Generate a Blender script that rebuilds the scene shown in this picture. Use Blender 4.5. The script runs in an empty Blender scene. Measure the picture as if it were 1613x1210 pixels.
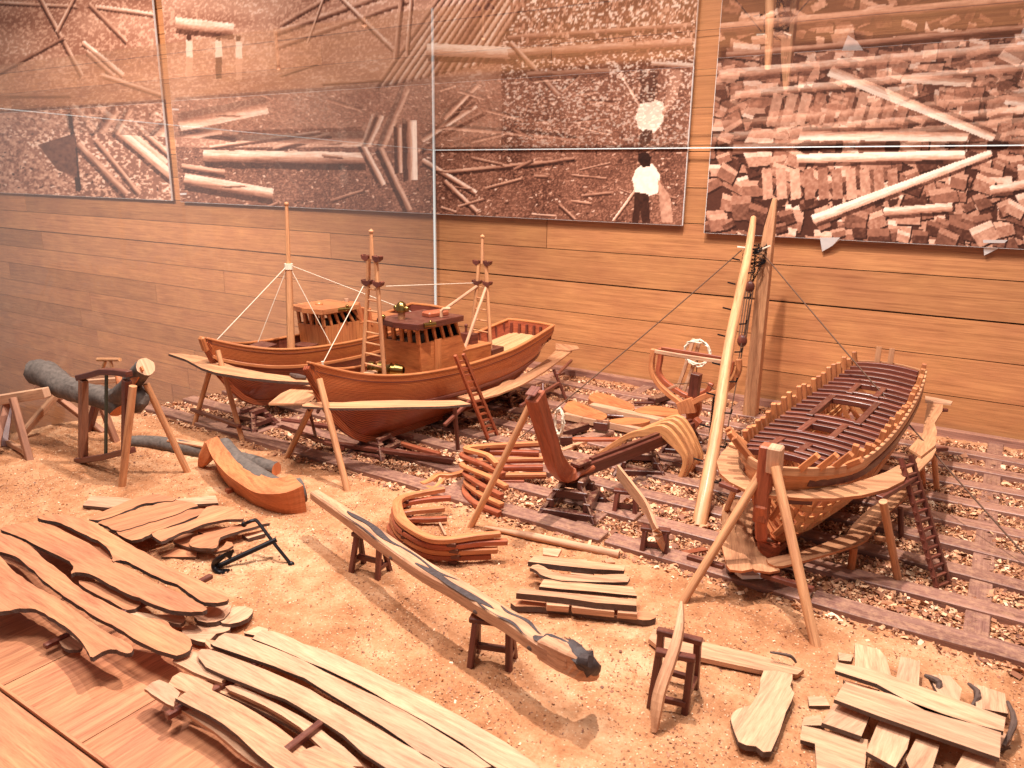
import bpy, math, random
import numpy as np
from mathutils import Vector, Matrix
random.seed(7)
RNG = np.random.default_rng(11)
SC = bpy.context.scene
# ------------------------------------------------------------------ camera (1 unit = 10 cm)
SC.unit_settings.scale_length = 0.1
FPX, PITCH, ROLL, YAW, CH = 1206.4, .2624, -.0152, -.5723, 5.0
_cp, _sp, _cy, _sy = math.cos(PITCH), math.sin(PITCH), math.cos(YAW), math.sin(YAW)
_f = np.array([_sy*_cp, _cy*_cp, -_sp]); _r = np.array([_cy, -_sy, 0.]); _d = np.cross(_f, _r)
_c, _s = math.cos(ROLL), math.sin(ROLL)
CM = np.array([_c*_r+_s*_d, -_s*_r+_c*_d, _f])
CO = np.array([0, 0, CH])
cam_data = bpy.data.cameras.new('camera'); cam = bpy.data.objects.new('camera', cam_data)
SC.collection.objects.link(cam); SC.camera = cam
cam_data.sensor_width = 36; cam_data.lens = FPX/1613*36
cam_data.clip_start = .05; cam_data.clip_end = 300
cam.matrix_world = Matrix(((CM[0][0], -CM[1][0], -CM[2][0], 0), (CM[0][1], -CM[1][1], -CM[2][1], 0),
                           (CM[0][2], -CM[1][2], -CM[2][2], CH), (0, 0, 0, 1)))
cam_data.dof.use_dof = True; cam_data.dof.focus_distance = 11.5; cam_data.dof.aperture_fstop = 5.6
cam_data.dof.aperture_fstop = 1.4
# ------------------------------------------------------------------ light
W = bpy.data.worlds.new("World"); SC.world = W; W.use_nodes = True
bg = W.node_tree.nodes['Background']; bg.inputs[0].default_value = (1, .90, .88, 1); bg.inputs[1].default_value = .34
def lamp(name, kind, loc, target, power, col, size=1., spot=None, blend=.6):
    L = bpy.data.lights.new(name, kind); L.energy = power; L.color = col
    if kind == 'AREA': L.shape = 'DISK'; L.size = size
    else: L.shadow_soft_size = size
    if kind == 'SPOT': L.spot_size = math.radians(spot); L.spot_blend = blend
    o = bpy.data.objects.new(name, L); SC.collection.objects.link(o); o.location = loc
    o.rotation_euler = (Vector(target)-Vector(loc)).to_track_quat('-Z', 'Y').to_euler(); return o
lamp('ceiling_and_fill_spot', 'SPOT', (-4.6, 9.6, 16), (-5.2, 9.4, 0), 14200, (1, .89, .83), .22, 100, .6)
lamp('ceiling_and_fill_spot', 'SPOT', (-12., 8., 16), (-11.5, 9.5, 0), 5200, (1, .91, .87), .3, 90, .8)
lamp('ceiling_and_fill_spot', 'SPOT', (2.5, 8, 16), (-1., 11, 0), 4400, (1, .91, .92), .3, 90, .8)
lamp('ceiling_and_fill_spot', 'SPOT', (-24., 4., 14), (-29, 17.5, -.5), 19000, (1, .88, .80), .5, 95, .9)  # fill spot added to brighten the far left wall
lamp('ceiling_lamp', 'AREA', (-8., 3., 20), (-7, 17.5, 1), 4400, (1, .91, .88), 6)
SC.view_settings.view_transform = 'Standard'; SC.view_settings.look = 'None'
SC.view_settings.exposure = 0.0; SC.view_settings.gamma = 1; SC.view_settings.use_curve_mapping = False
SC.cycles.max_bounces = 8; SC.cycles.transparent_max_bounces = 12; SC.cycles.use_denoising = True
SC.cycles.caustics_reflective = False; SC.cycles.caustics_refractive = False
# ------------------------------------------------------------------ picture point -> place in the world
WY = 17.58
def ray(x, y): return CM.T @ np.array([(x-806.5)/FPX, (y-605)/FPX, 1.])
def g(x, y, z=0.): d = ray(x, y); return CO+d*(z-CH)/d[2]
def wy(x, y, Y): d = ray(x, y); return CO+d*Y/d[1]
def wx(x, y, X): d = ray(x, y); return CO+d*X/d[0]
def pj(P): v = CM @ (np.array(P)-CO); return v[:2]/v[2]*FPX+[806.5, 605]
def Z(x0, y0, s): return lambda *p: [(x0+a/s, y0+b/s) for a, b in p]
# ------------------------------------------------------------------ noise
def vnoise(x, y, seed=0):
    xi = np.floor(x).astype(np.int64); yi = np.floor(y).astype(np.int64); xf = x-xi; yf = y-yi
    def h(a, b):
        n = (a*374761393+b*668265263+seed*974634777) & 0xffffffff
        n = ((n ^ (n >> 13))*1274126177) & 0xffffffff
        return ((n ^ (n >> 16)) & 0xffff)/65535.
    u = xf*xf*(3-2*xf); v = yf*yf*(3-2*yf)
    return (h(xi, yi)*(1-u)+h(xi+1, yi)*u)*(1-v)+(h(xi, yi+1)*(1-u)+h(xi+1, yi+1)*u)*v
def fbm(x, y, o=4, seed=0):
    x = np.asarray(x, float); y = np.asarray(y, float)
    r = 0; a = .5
    for i in range(o): r = r+a*vnoise(x*2**i, y*2**i, seed+i*7); a *= .5
    return r/(1-.5**o)
# ------------------------------------------------------------------ mesh builder
def V(p): return np.asarray(p, float)
def nrm(v): n = np.linalg.norm(v); return v/n if n > 1e-9 else v
def spline(pts, n=6, closed=False):
    P = [V(p) for p in pts]; out = []; N = len(P)
    rng = N if closed else N-1
    for i in range(rng):
        if closed: a, b, c, d = P[(i-1) % N], P[i], P[(i+1) % N], P[(i+2) % N]
        else: a, b, c, d = P[max(i-1, 0)], P[i], P[i+1], P[min(i+2, N-1)]
        for k in range(n):
            t = k/n
            out.append(.5*((2*b)+(-a+c)*t+(2*a-5*b+4*c-d)*t*t+(-a+3*b-3*c+d)*t**3))
    if not closed: out.append(P[-1])
    return out
class MB:
    def __init__(s): s.v = []; s.f = []; s.uv = []; s.m = []; s.r = []; s.cur = .5; s.mi = 0
    def new(s, r=None): s.cur = random.random() if r is None else r; return s
    def addv(s, ps):
        i = len(s.v); s.v += [tuple(map(float, p)) for p in ps]; s.r += [s.cur]*len(ps); return i
    def face(s, ids, uvs, mi=None): s.f.append(tuple(ids)); s.uv.append(uvs); s.m.append(s.mi if mi is None else mi)
    def sweep(s, pts, w, h, up=(0, 0, 1), cap=True, fresh=True, mi=None, mtop=None):
        """rectangular timber swept along pts: w across, h along the up vector"""
        if fresh: s.new()
        P = [V(p) for p in pts]; n = len(P)
        W_ = list(w) if hasattr(w, '__len__') else [w]*n; H_ = list(h) if hasattr(h, '__len__') else [h]*n
        if len(W_) != n: W_ = list(np.interp(np.linspace(0, 1, n), np.linspace(0, 1, len(W_)), W_))
        if len(H_) != n: H_ = list(np.interp(np.linspace(0, 1, n), np.linspace(0, 1, len(H_)), H_))
        L = 0; rings = []; us = []
        for i in range(n):
            t = nrm(P[min(i+1, n-1)]-P[max(i-1, 0)]); u = up[i] if isinstance(up, list) else up
            side = np.cross(t, V(u)); side = nrm(side) if np.linalg.norm(side) > 1e-5 else V((1, 0, 0))
            uu = nrm(np.cross(side, t))
            if i: L += np.linalg.norm(P[i]-P[i-1])
            us.append(L); a, b = side*W_[i]/2, uu*H_[i]/2
            rings.append(s.addv([P[i]-a-b, P[i]+a-b, P[i]+a+b, P[i]-a+b]))
        for i in range(n-1):
            A, B = rings[i], rings[i+1]; vv = 0
            for k in range(4):
                k2 = (k+1) % 4; d = W_[i] if k % 2 == 0 else H_[i]
                m_ = mtop if (mtop is not None and k == 2) else mi
                s.face((A+k, A+k2, B+k2, B+k), [(us[i], vv), (us[i], vv+d), (us[i+1], vv+d), (us[i+1], vv)], m_); vv += d+.03
        if cap:
            for A, o, e in ((rings[0], (3, 2, 1, 0), 0), (rings[-1], (0, 1, 2, 3), 1)):
                q = [(0, 0), (.02, W_[0]), (H_[0]*.4, W_[0]), (H_[0]*.4, 0)]
                s.face([A+k for k in o], q, mi)
        return s
    def bar(s, p, q, w, h, up=(0, 0, 1), **k): return s.sweep([p, q], w, h, up, **k)
    def tube(s, pts, r, n=10, cap=True, fresh=True, wob=0, mi=None, mcap=None, u0=None):
        if fresh: s.new()
        P = [V(p) for p in pts]; N = len(P)
        R = list(r) if hasattr(r, '__len__') else [r]*N
        if len(R) != N: R = list(np.interp(np.linspace(0, 1, N), np.linspace(0, 1, len(R)), R))
        t0 = nrm(P[1]-P[0]); a = V(u0) if u0 is not None else (V((0, 0, 1)) if abs(t0[2]) < .9 else V((1, 0, 0)))
        a = nrm(np.cross(np.cross(t0, a), t0)); L = 0; rings = []; us = []
        for i in range(N):
            t = nrm(P[min(i+1, N-1)]-P[max(i-1, 0)]); a = nrm(a-t*np.dot(a, t)); b = np.cross(t, a)
            if i: L += np.linalg.norm(P[i]-P[i-1])
            us.append(L)
            ring = []
            for k in range(n):
                an = 2*math.pi*k/n; rr = R[i]*(1+(random.uniform(-wob, wob) if wob else 0))
                ring.append(P[i]+rr*(math.cos(an)*a+math.sin(an)*b))
            rings.append(s.addv(ring))
        for i in range(N-1):
            A, B = rings[i], rings[i+1]; c = 2*math.pi*max(R[i], .001)/n
            for k in range(n):
                k2 = (k+1) % n
                s.face((A+k, A+k2, B+k2, B+k), [(us[i], k*c), (us[i], (k+1)*c), (us[i+1], (k+1)*c), (us[i+1], k*c)], mi)
        if cap:
            for A, rev, RR in ((rings[0], True, R[0]), (rings[-1], False, R[-1])):
                ids = [A+k for k in range(n)]; uv = [(RR*.5*math.cos(6.283*k/n), RR*2*math.sin(6.283*k/n)) for k in range(n)]
                if rev: ids = ids[::-1]; uv = uv[::-1]
                s.face(ids, uv, mcap if mcap is not None else mi)
        return s
    def prism(s, top, th, mside=None, mtop=None, nrmv=(0, 0, -1), rough=0, axis=None, warp=0):
        """flat slab: top outline (3d points), thickness th along nrmv"""
        s.new(); P = [V(p) for p in top]; n = len(P); d = V(nrmv)*th
        ar = sum(P[i][0]*P[(i+1) % n][1]-P[(i+1) % n][0]*P[i][1] for i in range(n))
        if ar < 0: P = P[::-1]
        A_ = np.array(P); c = A_.mean(0)
        if axis is None:
            w_, vec = np.linalg.eigh(np.cov((A_-c).T)); ax = vec[:, -1]
        else: ax = nrm(V(axis))
        ay = nrm(np.cross(V(nrmv), ax))
        uv = [(float((p-c) @ ax), float((p-c) @ ay)) for p in P]
        if warp: P = [p+V((0, 0, warp*math.sin(u[0]*2+s.cur*6))) for p, u in zip(P, uv)]
        Q = [p+d+V((random.uniform(-rough, rough), random.uniform(-rough, rough), 0)) for p in P]
        a = s.addv(P); b = s.addv(Q)
        s.face([a+i for i in range(n)], uv, mtop); s.face([b+i for i in range(n)][::-1], uv[::-1], mtop)
        L = 0
        for i in range(n):
            j = (i+1) % n; l = np.linalg.norm(P[j]-P[i])
            s.face((a+i, b+i, b+j, a+j), [(L, 0), (L, th), (L+l, th), (L+l, 0)], mside if mside is not None else mtop); L += l
        return s
    def box(s, c, size, rz=0, fresh=True, mi=None):
        c = V(c); x = V((math.cos(rz), math.sin(rz), 0))*size[0]/2
        return s.sweep([c-x, c+x], size[1], size[2], fresh=fresh, mi=mi)
    def ball(s, c, r, n=10, m=7, sq=(1, 1, 1)):
        s.new(); c = V(c); rows = []
        for i in range(m+1):
            th = math.pi*i/m
            rows.append(s.addv([c+V((sq[0]*math.sin(th)*math.cos(6.2832*k/n), sq[1]*math.sin(th)*math.sin(6.2832*k/n), sq[2]*math.cos(th)))*r for k in range(n)]))
        for i in range(m):
            for k in range(n):
                k2 = (k+1) % n; A, B = rows[i], rows[i+1]
                s.face((A+k, B+k, B+k2, A+k2), [(k/n*r, i/m*r)]*4)
        return s
    def grid(s, rows, mi=None, fresh=True, flip=False):
        """rows: list of lists of 3d points, u along the rows"""
        if fresh: s.new()
        m = len(rows[0]); ids = [s.addv(r) for r in rows]
        R = [np.array([V(p) for p in r]) for r in rows]
        du = [0]
        for i in range(1, len(rows)): du.append(du[-1]+float(np.linalg.norm(R[i]-R[i-1], axis=1).mean()))
        for i in range(len(rows)-1):
            dv = np.concatenate([[0], np.cumsum(np.linalg.norm(np.diff(R[i], axis=0), axis=1))])
            for k in range(m-1):
                q = [ids[i]+k, ids[i]+k+1, ids[i+1]+k+1, ids[i+1]+k]
                u = [(du[i], dv[k]), (du[i], dv[k+1]), (du[i+1], dv[k+1]), (du[i+1], dv[k])]
                if flip: q = q[::-1]; u = u[::-1]
                s.face(q, u, mi)
        return s
    def build(s, name, mats, parent=None, smooth=False, bevel=0, origin=None, solid=0):
        me = bpy.data.meshes.new(name)
        A = np.array(s.v)
        if parent is not None:
            off = np.zeros(3); q = parent
            while q is not None: off += np.array(q.location); q = q.parent
        elif origin is not None: off = V(origin)
        else: off = np.array([(A[:, 0].min()+A[:, 0].max())/2, (A[:, 1].min()+A[:, 1].max())/2, A[:, 2].min()])
        ploc = off.copy()
        A = A-off
        me.from_pydata(A.tolist(), [], s.f)
        uvl = me.uv_layers.new(name='UVMap')
        uvl.data.foreach_set('uv', np.array([c for f in s.uv for c in f], dtype=np.float32).ravel())
        at = me.attributes.new('rnd', 'FLOAT', 'POINT'); at.data.foreach_set('value', np.array(s.r, dtype=np.float32))
        for m in (mats if isinstance(mats, (list, tuple)) else [mats]): me.materials.append(m)
        me.polygons.foreach_set('material_index', np.array(s.m, dtype=np.int32))
        if smooth: me.polygons.foreach_set('use_smooth', [True]*len(me.polygons))
        me.update()
        o = bpy.data.objects.new(name, me); SC.collection.objects.link(o)
        if parent is not None: o.parent = parent
        else: o.location = ploc
        if smooth == 'auto': 
            me.polygons.foreach_set('use_smooth', [True]*len(me.polygons))
            try: me.set_sharp_from_angle(angle=math.radians(38))
            except Exception: pass
        if solid:
            md = o.modifiers.new('solid', 'SOLIDIFY'); md.thickness = solid; md.offset = -1
        if bevel:
            md = o.modifiers.new('bevel', 'BEVEL'); md.width = bevel; md.segments = 1; md.limit_method = 'ANGLE'; md.angle_limit = .6
        return o
def tag(o, label=None, cat=None, group=None, kind=None):
    if label: o['label'] = label
    if cat: o['category'] = cat; o['kind'] = kind or 'thing'
    if group: o['group'] = group
    if kind: o['kind'] = kind
    return o
def thing(name, label, cat, loc, group=None):
    o = bpy.data.objects.new(name, None); SC.collection.objects.link(o); o.location = tuple(map(float, loc)); o.empty_display_size = .1
    return tag(o, label, cat, group)
# ------------------------------------------------------------------ materials
def srgb(r, g_, b): return tuple(((c/255+.055)/1.055)**2.4 if c > 10 else c/255/12.92 for c in (r, g_, b))+(1,)
def newmat(name):
    m = bpy.data.materials.new(name); m.use_nodes = True; nt = m.node_tree
    for n in list(nt.nodes):
        if n.type not in ('BSDF_PRINCIPLED', 'OUTPUT_MATERIAL'): nt.nodes.remove(n)
    return m, nt, nt.nodes['Principled BSDF']
def N(nt, t, **k):
    n = nt.nodes.new(t)
    for a, b in k.items():
        if a in n.inputs.keys(): n.inputs[a].default_value = b
        else: setattr(n, a, b)
    return n
def math_(nt, op, a, b=None, c=None):
    n = nt.nodes.new('ShaderNodeMath'); n.operation = op
    for i, v in enumerate((a, b, c)):
        if v is None: continue
        if isinstance(v, (int, float)): n.inputs[i].default_value = v
        else: nt.links.new(v, n.inputs[i])
    return n.outputs[0]
def ramp(nt, fac, stops):
    r = nt.nodes.new('ShaderNodeValToRGB'); nt.links.new(fac, r.inputs[0])
    while len(r.color_ramp.elements) < len(stops): r.color_ramp.elements.new(.5)
    for e, (p, c) in zip(r.color_ramp.elements, stops): e.position = p; e.color = c
    return r.outputs[0]
def mixc(nt, fac, a, b, mode='MIX'):
    n = nt.nodes.new('ShaderNodeMix'); n.data_type = 'RGBA'; n.blend_type = mode
    for i, v in ((0, fac), (6, a), (7, b)):
        if isinstance(v, (int, float)): n.inputs[i].default_value = v
        elif isinstance(v, tuple): n.inputs[i].default_value = v
        else: nt.links.new(v, n.inputs[i])
    return n.outputs[2]
def wood(name, dark, light, rough=.55, coat=0., ax=(1.2, 16.), dist=1.2, contrast=.5, var=.35, zebra=0, bump=.25, knots=0, spec=.35, dust=0):
    m, nt, b = newmat(name)
    uv = N(nt, 'ShaderNodeUVMap'); sp = N(nt, 'ShaderNodeSeparateXYZ'); nt.links.new(uv.outputs[0], sp.inputs[0])
    at = N(nt, 'ShaderNodeAttribute', attribute_name='rnd')
    r = at.outputs['Fac']
    def coord(sx, sy, o=0):
        c = N(nt, 'ShaderNodeCombineXYZ')
        nt.links.new(math_(nt, 'ADD', math_(nt, 'MULTIPLY', sp.outputs[0], sx), math_(nt, 'MULTIPLY', r, 71.3+o)), c.inputs[0])
        nt.links.new(math_(nt, 'ADD', math_(nt, 'MULTIPLY', sp.outputs[1], sy), math_(nt, 'MULTIPLY', r, 33.7)), c.inputs[1])
        nt.links.new(math_(nt, 'MULTIPLY', r, 17.+o), c.inputs[2]); return c.outputs[0]
    n1 = N(nt, 'ShaderNodeTexNoise', Scale=1., Detail=5., Roughness=.6, Distortion=dist); nt.links.new(coord(ax[0], ax[1]), n1.inputs['Vector'])
    n2 = N(nt, 'ShaderNodeTexNoise', Scale=1., Detail=3., Roughness=.7); nt.links.new(coord(ax[0]*5, ax[1]*6, 5), n2.inputs['Vector'])
    n3 = N(nt, 'ShaderNodeTexNoise', Scale=1., Detail=2., Roughness=.5); nt.links.new(coord(1.1, 1.6, 9), n3.inputs['Vector'])
    f = math_(nt, 'ADD', math_(nt, 'MULTIPLY', n1.outputs[0], .62), math_(nt, 'MULTIPLY', n2.outputs[0], .38))
    if zebra:
        wv = N(nt, 'ShaderNodeTexWave', wave_type='BANDS', bands_direction='Y', wave_profile='SAW', Scale=1., Distortion=5.5, Detail=2.)
        wv.inputs['Detail Scale'].default_value = .6
        nt.links.new(coord(.62, zebra, 2), wv.inputs['Vector'])
        f = math_(nt, 'ADD', math_(nt, 'MULTIPLY', f, .35), math_(nt, 'MULTIPLY', wv.outputs[1] if False else wv.outputs['Fac'], .5))
    lo = .5-contrast*.34; hi = .5+contrast*.34
    col = ramp(nt, f, [(max(0, lo-.04), tuple(c*.8 for c in dark[:3])+(1,)), (.5, tuple((dark[i]*.4+light[i]*.6) for i in range(3))+(1,)), (min(1, hi-.04), light)])
    v = math_(nt, 'ADD', 1-var/2, math_(nt, 'MULTIPLY', r, var))
    v = math_(nt, 'MULTIPLY', v, math_(nt, 'ADD', .8, math_(nt, 'MULTIPLY', n3.outputs[0], .4)))
    hs = N(nt, 'ShaderNodeHueSaturation'); nt.links.new(col, hs.inputs['Color']); nt.links.new(v, hs.inputs['Value'])
    nt.links.new(math_(nt, 'ADD', .492, math_(nt, 'MULTIPLY', n3.outputs[0], .016)), hs.inputs['Hue'])
    out = hs.outputs[0]
    if dust:
        tc = N(nt, 'ShaderNodeNewGeometry'); sn = N(nt, 'ShaderNodeSeparateXYZ'); nt.links.new(tc.outputs['Normal'], sn.inputs[0])
        nd = N(nt, 'ShaderNodeTexNoise', Scale=9., Detail=6., Roughness=.75); nt.links.new(tc.outputs['Position'], nd.inputs['Vector'])
        fd = math_(nt, 'MULTIPLY', math_(nt, 'GREATER_THAN', sn.outputs[2], .5), ramp(nt, nd.outputs[0], [(.45, (0, 0, 0, 1)), (.62, (1, 1, 1, 1))]))
        out = mixc(nt, math_(nt, 'MULTIPLY', fd, dust), out, srgb(196, 150, 118))
    nt.links.new(out, b.inputs['Base Color'])
    b.inputs['Roughness'].default_value = rough; b.inputs['Coat Weight'].default_value = coat; b.inputs['Coat Roughness'].default_value = .18
    b.inputs['Specular IOR Level'].default_value = spec
    bp = N(nt, 'ShaderNodeBump', Strength=bump, Distance=.01); nt.links.new(f, bp.inputs['Height']); nt.links.new(bp.outputs[0], b.inputs['Normal'])
    return m
def plain(name, col, rough=.6, metal=0., nscale=8., amt=.35, bump=.3, spec=.4, pos=False):
    m, nt, b = newmat(name)
    tc = N(nt, 'ShaderNodeNewGeometry')
    n1 = N(nt, 'ShaderNodeTexNoise', Scale=nscale, Detail=5., Roughness=.65); nt.links.new(tc.outputs['Position'], n1.inputs['Vector'])
    v = math_(nt, 'ADD', 1-amt, math_(nt, 'MULTIPLY', n1.outputs[0], 2*amt))
    hs = N(nt, 'ShaderNodeHueSaturation'); hs.inputs['Color'].default_value = col; nt.links.new(v, hs.inputs['Value'])
    nt.links.new(hs.outputs[0], b.inputs['Base Color'])
    b.inputs['Roughness'].default_value = rough; b.inputs['Metallic'].default_value = metal; b.inputs['Specular IOR Level'].default_value = spec
    bp = N(nt, 'ShaderNodeBump', Strength=bump, Distance=.01); nt.links.new(n1.outputs[0], bp.inputs['Height']); nt.links.new(bp.outputs[0], b.inputs['Normal'])
    return m
M_OAK = wood('oak_panel', srgb(128, 76, 44), srgb(204, 140, 92), .4, .0, (.5, 17), 1.2, .72, .38, bump=.12, spec=.4)
M_PINE = wood('pale_sawn_wood', srgb(146, 92, 62), srgb(212, 160, 122), .7, 0, (1.2, 17), 1.0, .5, .2)
M_PALE = wood('white_sapwood', srgb(150, 98, 68), srgb(218, 172, 136), .75, 0, (1.4, 16), .8, .62, .15)
M_SLAB = wood('red_sawn_slab', srgb(136, 76, 48), srgb(204, 138, 98), .62, 0, (.9, 13), 1.2, .6, .22)
M_ORANGE = wood('cut_orange_wood', srgb(158, 82, 44), srgb(206, 128, 80), .6, 0, (1.5, 9), 1.5, .5, .25)
M_DOWEL = wood('beech_dowel', srgb(164, 102, 66), srgb(216, 158, 112), .5, .1, (1.2, 22), .5, .45, .16)
M_MAHOG = wood('dark_mahogany', srgb(64, 28, 22), srgb(118, 62, 48), .4, .15, (1.2, 26), .8, .5, .5, dust=.1)
M_RAIL = wood('slipway_timber', srgb(98, 60, 50), srgb(164, 120, 104), .42, .12, (.6, 16), .8, .5, .3, dust=.5)
M_CRIB = wood('dark_stained_block', srgb(48, 22, 18), srgb(98, 50, 40), .42, .2, (1.2, 18), .8, .5, .4, dust=.55)
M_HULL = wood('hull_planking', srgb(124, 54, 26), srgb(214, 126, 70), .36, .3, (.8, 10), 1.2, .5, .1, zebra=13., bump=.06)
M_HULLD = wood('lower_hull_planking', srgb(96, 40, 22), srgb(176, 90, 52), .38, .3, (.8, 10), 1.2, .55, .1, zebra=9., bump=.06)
M_TRIM = wood('varnished_trim', srgb(150, 80, 44), srgb(208, 134, 84), .38, .3, (1, 20), .8, .5, .2)
M_CABIN = wood('cabin_panel', srgb(140, 70, 36), srgb(202, 124, 72), .4, .25, (8, 1.2), 1.0, .55, .2)
M_DECK = wood('deck_planking', srgb(176, 118, 76), srgb(226, 176, 126), .55, .05, (.8, 26), .3, .45, .1)
M_RED = wood('red_frame_wood', srgb(118, 52, 32), srgb(180, 96, 62), .5, .1, (1.6, 16), .8, .5, .4, dust=.12)
M_FRAME = wood('orange_frame_wood', srgb(150, 80, 46), srgb(208, 136, 88), .5, .1, (1.6, 16), .8, .5, .35)
M_YEL = wood('yellow_frame_wood', srgb(160, 96, 56), srgb(222, 158, 104), .5, .1, (1.6, 14), .8, .5, .3)
M_PLAT = wood('scaffold_plank', srgb(140, 88, 58), srgb(206, 150, 108), .6, 0, (.9, 12), .8, .5, .2)
M_BARK = plain('grey_bark', srgb(100, 88, 80), .9, 0, 12, .9, 1.0)
M_BARKD = plain('dark_bark_edge', srgb(92, 70, 60), .8, 0, 12, .6, 1.0)
M_BRASS = plain('aged_brass', srgb(150, 122, 70), .28, 1., 9, .3, .1)
M_IRON = plain('black_iron', srgb(34, 30, 32), .4, .6, 9, .3, .2)
M_BLACK = plain('joint_and_shade_black', srgb(14, 9, 8), .5, 0, 9, .2, 0)  # near-black: cabin interior shade put into the colour, also dark board joints
M_STR = plain('white_cord', srgb(226, 208, 184), .8, 0, 30, .15, .2)
M_ROPE = plain('brown_cord', srgb(92, 62, 44), .8, 0, 30, .3, .3)
M_GREEN = plain('grey_green_blade', srgb(56, 64, 52), .5, .2, 20, .3, .2)
def glass(name, tint=(1, 1, 1, 1), haze=0., gain=1.):
    m = bpy.data.materials.new(name); m.use_nodes = True; nt = m.node_tree; nt.nodes.clear()
    o = N(nt, 'ShaderNodeOutputMaterial'); t = N(nt, 'ShaderNodeBsdfTransparent'); t.inputs[0].default_value = tint
    gl = N(nt, 'ShaderNodeBsdfGlossy'); gl.inputs['Roughness'].default_value = .0; gl.inputs[0].default_value = (1, 1, 1, 1)
    fr = N(nt, 'ShaderNodeFresnel'); fr.inputs[0].default_value = 1.5
    geo = N(nt, 'ShaderNodeNewGeometry')
    # the pane is one thin sheet: use the same index from either side of it
    fr.inputs[0].default_value = 1.5
    ior = math_(nt, 'ADD', math_(nt, 'MULTIPLY', geo.outputs['Backfacing'], 1/1.5-1.5), 1.5)
    lw = N(nt, 'ShaderNodeLayerWeight'); lw.inputs[0].default_value = .5
    f = math_(nt, 'ADD', .04, math_(nt, 'MULTIPLY', .96*gain, math_(nt, 'POWER', lw.outputs['Facing'], 5.)))
    f = math_(nt, 'MINIMUM', f, .97)
    mx = N(nt, 'ShaderNodeMixShader'); nt.links.new(f, mx.inputs[0]); nt.links.new(t.outputs[0], mx.inputs[1]); nt.links.new(gl.outputs[0], mx.inputs[2])
    out = mx.outputs[0]
    if haze:
        df = N(nt, 'ShaderNodeBsdfDiffuse'); m2 = N(nt, 'ShaderNodeMixShader'); m2.inputs[0].default_value = haze  # whitish diffuse share puts a haze of reflections into the pane itself
        nt.links.new(out, m2.inputs[1]); nt.links.new(df.outputs[0], m2.inputs[2]); out = m2.outputs[0]
    nt.links.new(out, o.inputs[0]); return m
M_GLASS = glass('case_glass', (.97, .98, .97, 1), .035, .9)
M_GLASSS = glass('case_side_glass', (.97, .97, .96, 1), .07, .4)
M_BROWN = wood('brown_stained_wood', srgb(112, 70, 52), srgb(170, 118, 90), .6, 0, (1.2, 16), .8, .5, .3)
M_BARKS = plain('black_bark_patch', srgb(66, 54, 52), .6, 0, 22, .9, .8)
# ================================================================== the setting
def xl(y): return -15.95+(y-6.4)*.19
# wall of oak boards behind the case
mb = MB(); PITCH_Z = .805; z0 = .02
joints = {0: [], 1: [wy(353, 445, WY)[0]], 3: [wy(521, 395, WY)[0]], 4: [wy(861, 376, WY)[0]], 2: [wy(353, 470, WY)[0]-12.4], -1: [wy(146, 505, WY)[0]]}
for k in range(-12, 19):
    za, zb = z0+k*PITCH_Z, z0+(k+1)*PITCH_Z
    xs = [-62.]
    j = joints.get(k, [])
    cuts = sorted([c for c in j]+[c for c in (-50+RNG.uniform(-6, 6), -38+RNG.uniform(-6, 6)) if all(abs(c-q) > 6 for q in j)]+([] if j else [-24+RNG.uniform(-6, 6), -11+RNG.uniform(-5, 5)]))
    xs += cuts+[9.]
    for a, b in zip(xs[:-1], xs[1:]):
        gap = .02 if k in (2,) else .012
        yy = WY+RNG.uniform(0, .012)
        zt = zb-(.03 if k == 2 else .012)
        mb.new(); n = 14; X_ = np.linspace(a+.012, b-.012, n)
        rows = [[(x, yy, za+.006), (x, yy-.0, zt)] for x in X_]
        mb.grid(rows, fresh=False)
        mb.grid([[(x, yy, zt), (x, yy+.15, zt)] for x in X_], fresh=False)
        mb.grid([[(x, yy+.15, za+.006), (x, yy, za+.006)] for x in X_], fresh=False)
        mb.face([mb.addv([(b-.012, yy, za+.006), (b-.012, yy+.15, za+.006), (b-.012, yy+.15, zt), (b-.012, yy, zt)])+i for i in range(4)], [(0, 0), (.1, 0), (.1, .8), (0, .8)])
        mb.face([mb.addv([(a+.012, yy, za+.006), (a+.012, yy+.15, za+.006), (a+.012, yy+.15, zt), (a+.012, yy, zt)])+i for i in range(4)], [(0, 0), (.1, 0), (.1, .8), (0, .8)])
o = mb.build('wall', M_OAK); tag(o, 'wall of horizontal oak boards with dark seams behind the models', 'wall', kind='structure')
mb = MB(); mb.box((-26.5, WY+.32, 2.), (75, .3, 26)); o = mb.build('wall_backing', M_BLACK); o['kind'] = 'structure'
mb = MB(); mb.box((-26.5, 2, -8.2), (75, 31, .2)); o = mb.build('floor', M_OAK); o['kind'] = 'structure'
# ground --------------------------------------------------------------
def slip(y): return y > 8.98
def edge_y(x): return 3.95+.35*np.sin(x*1.7)+.9*(fbm(x*1.3, x*0+3, 3, 5)-.5)-.25*np.clip(x+5, 0, 9)
def gh(x, y):
    h = .035+.05*(fbm(x*2.2, y*2.2, 3, 1)-.5)+.035*(fbm(x*9, y*9, 4, 2)-.5)+.02*(fbm(x*30, y*30, 2, 3)-.5)
    ed = np.clip((y-edge_y(x))/.9, 0, 1); h = h*ed**.6-(1-ed)*.05
    s = np.clip((y-9.1)/.25, 0, 1); h = h+s*(-.012+.07*(fbm(x*1.4, y*1.4, 3, 8)-.42))
    return h
NX, NY = 760, 560
ty = np.linspace(0, 1, NY); yv = 2.85+ty**1.25*(17.5-2.85); tx = np.linspace(0, 1, NX)
YY, TX = np.meshgrid(yv, tx, indexing='ij'); XX = xl(YY)+TX*(4.4-xl(YY)); HH = gh(XX, YY)
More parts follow.
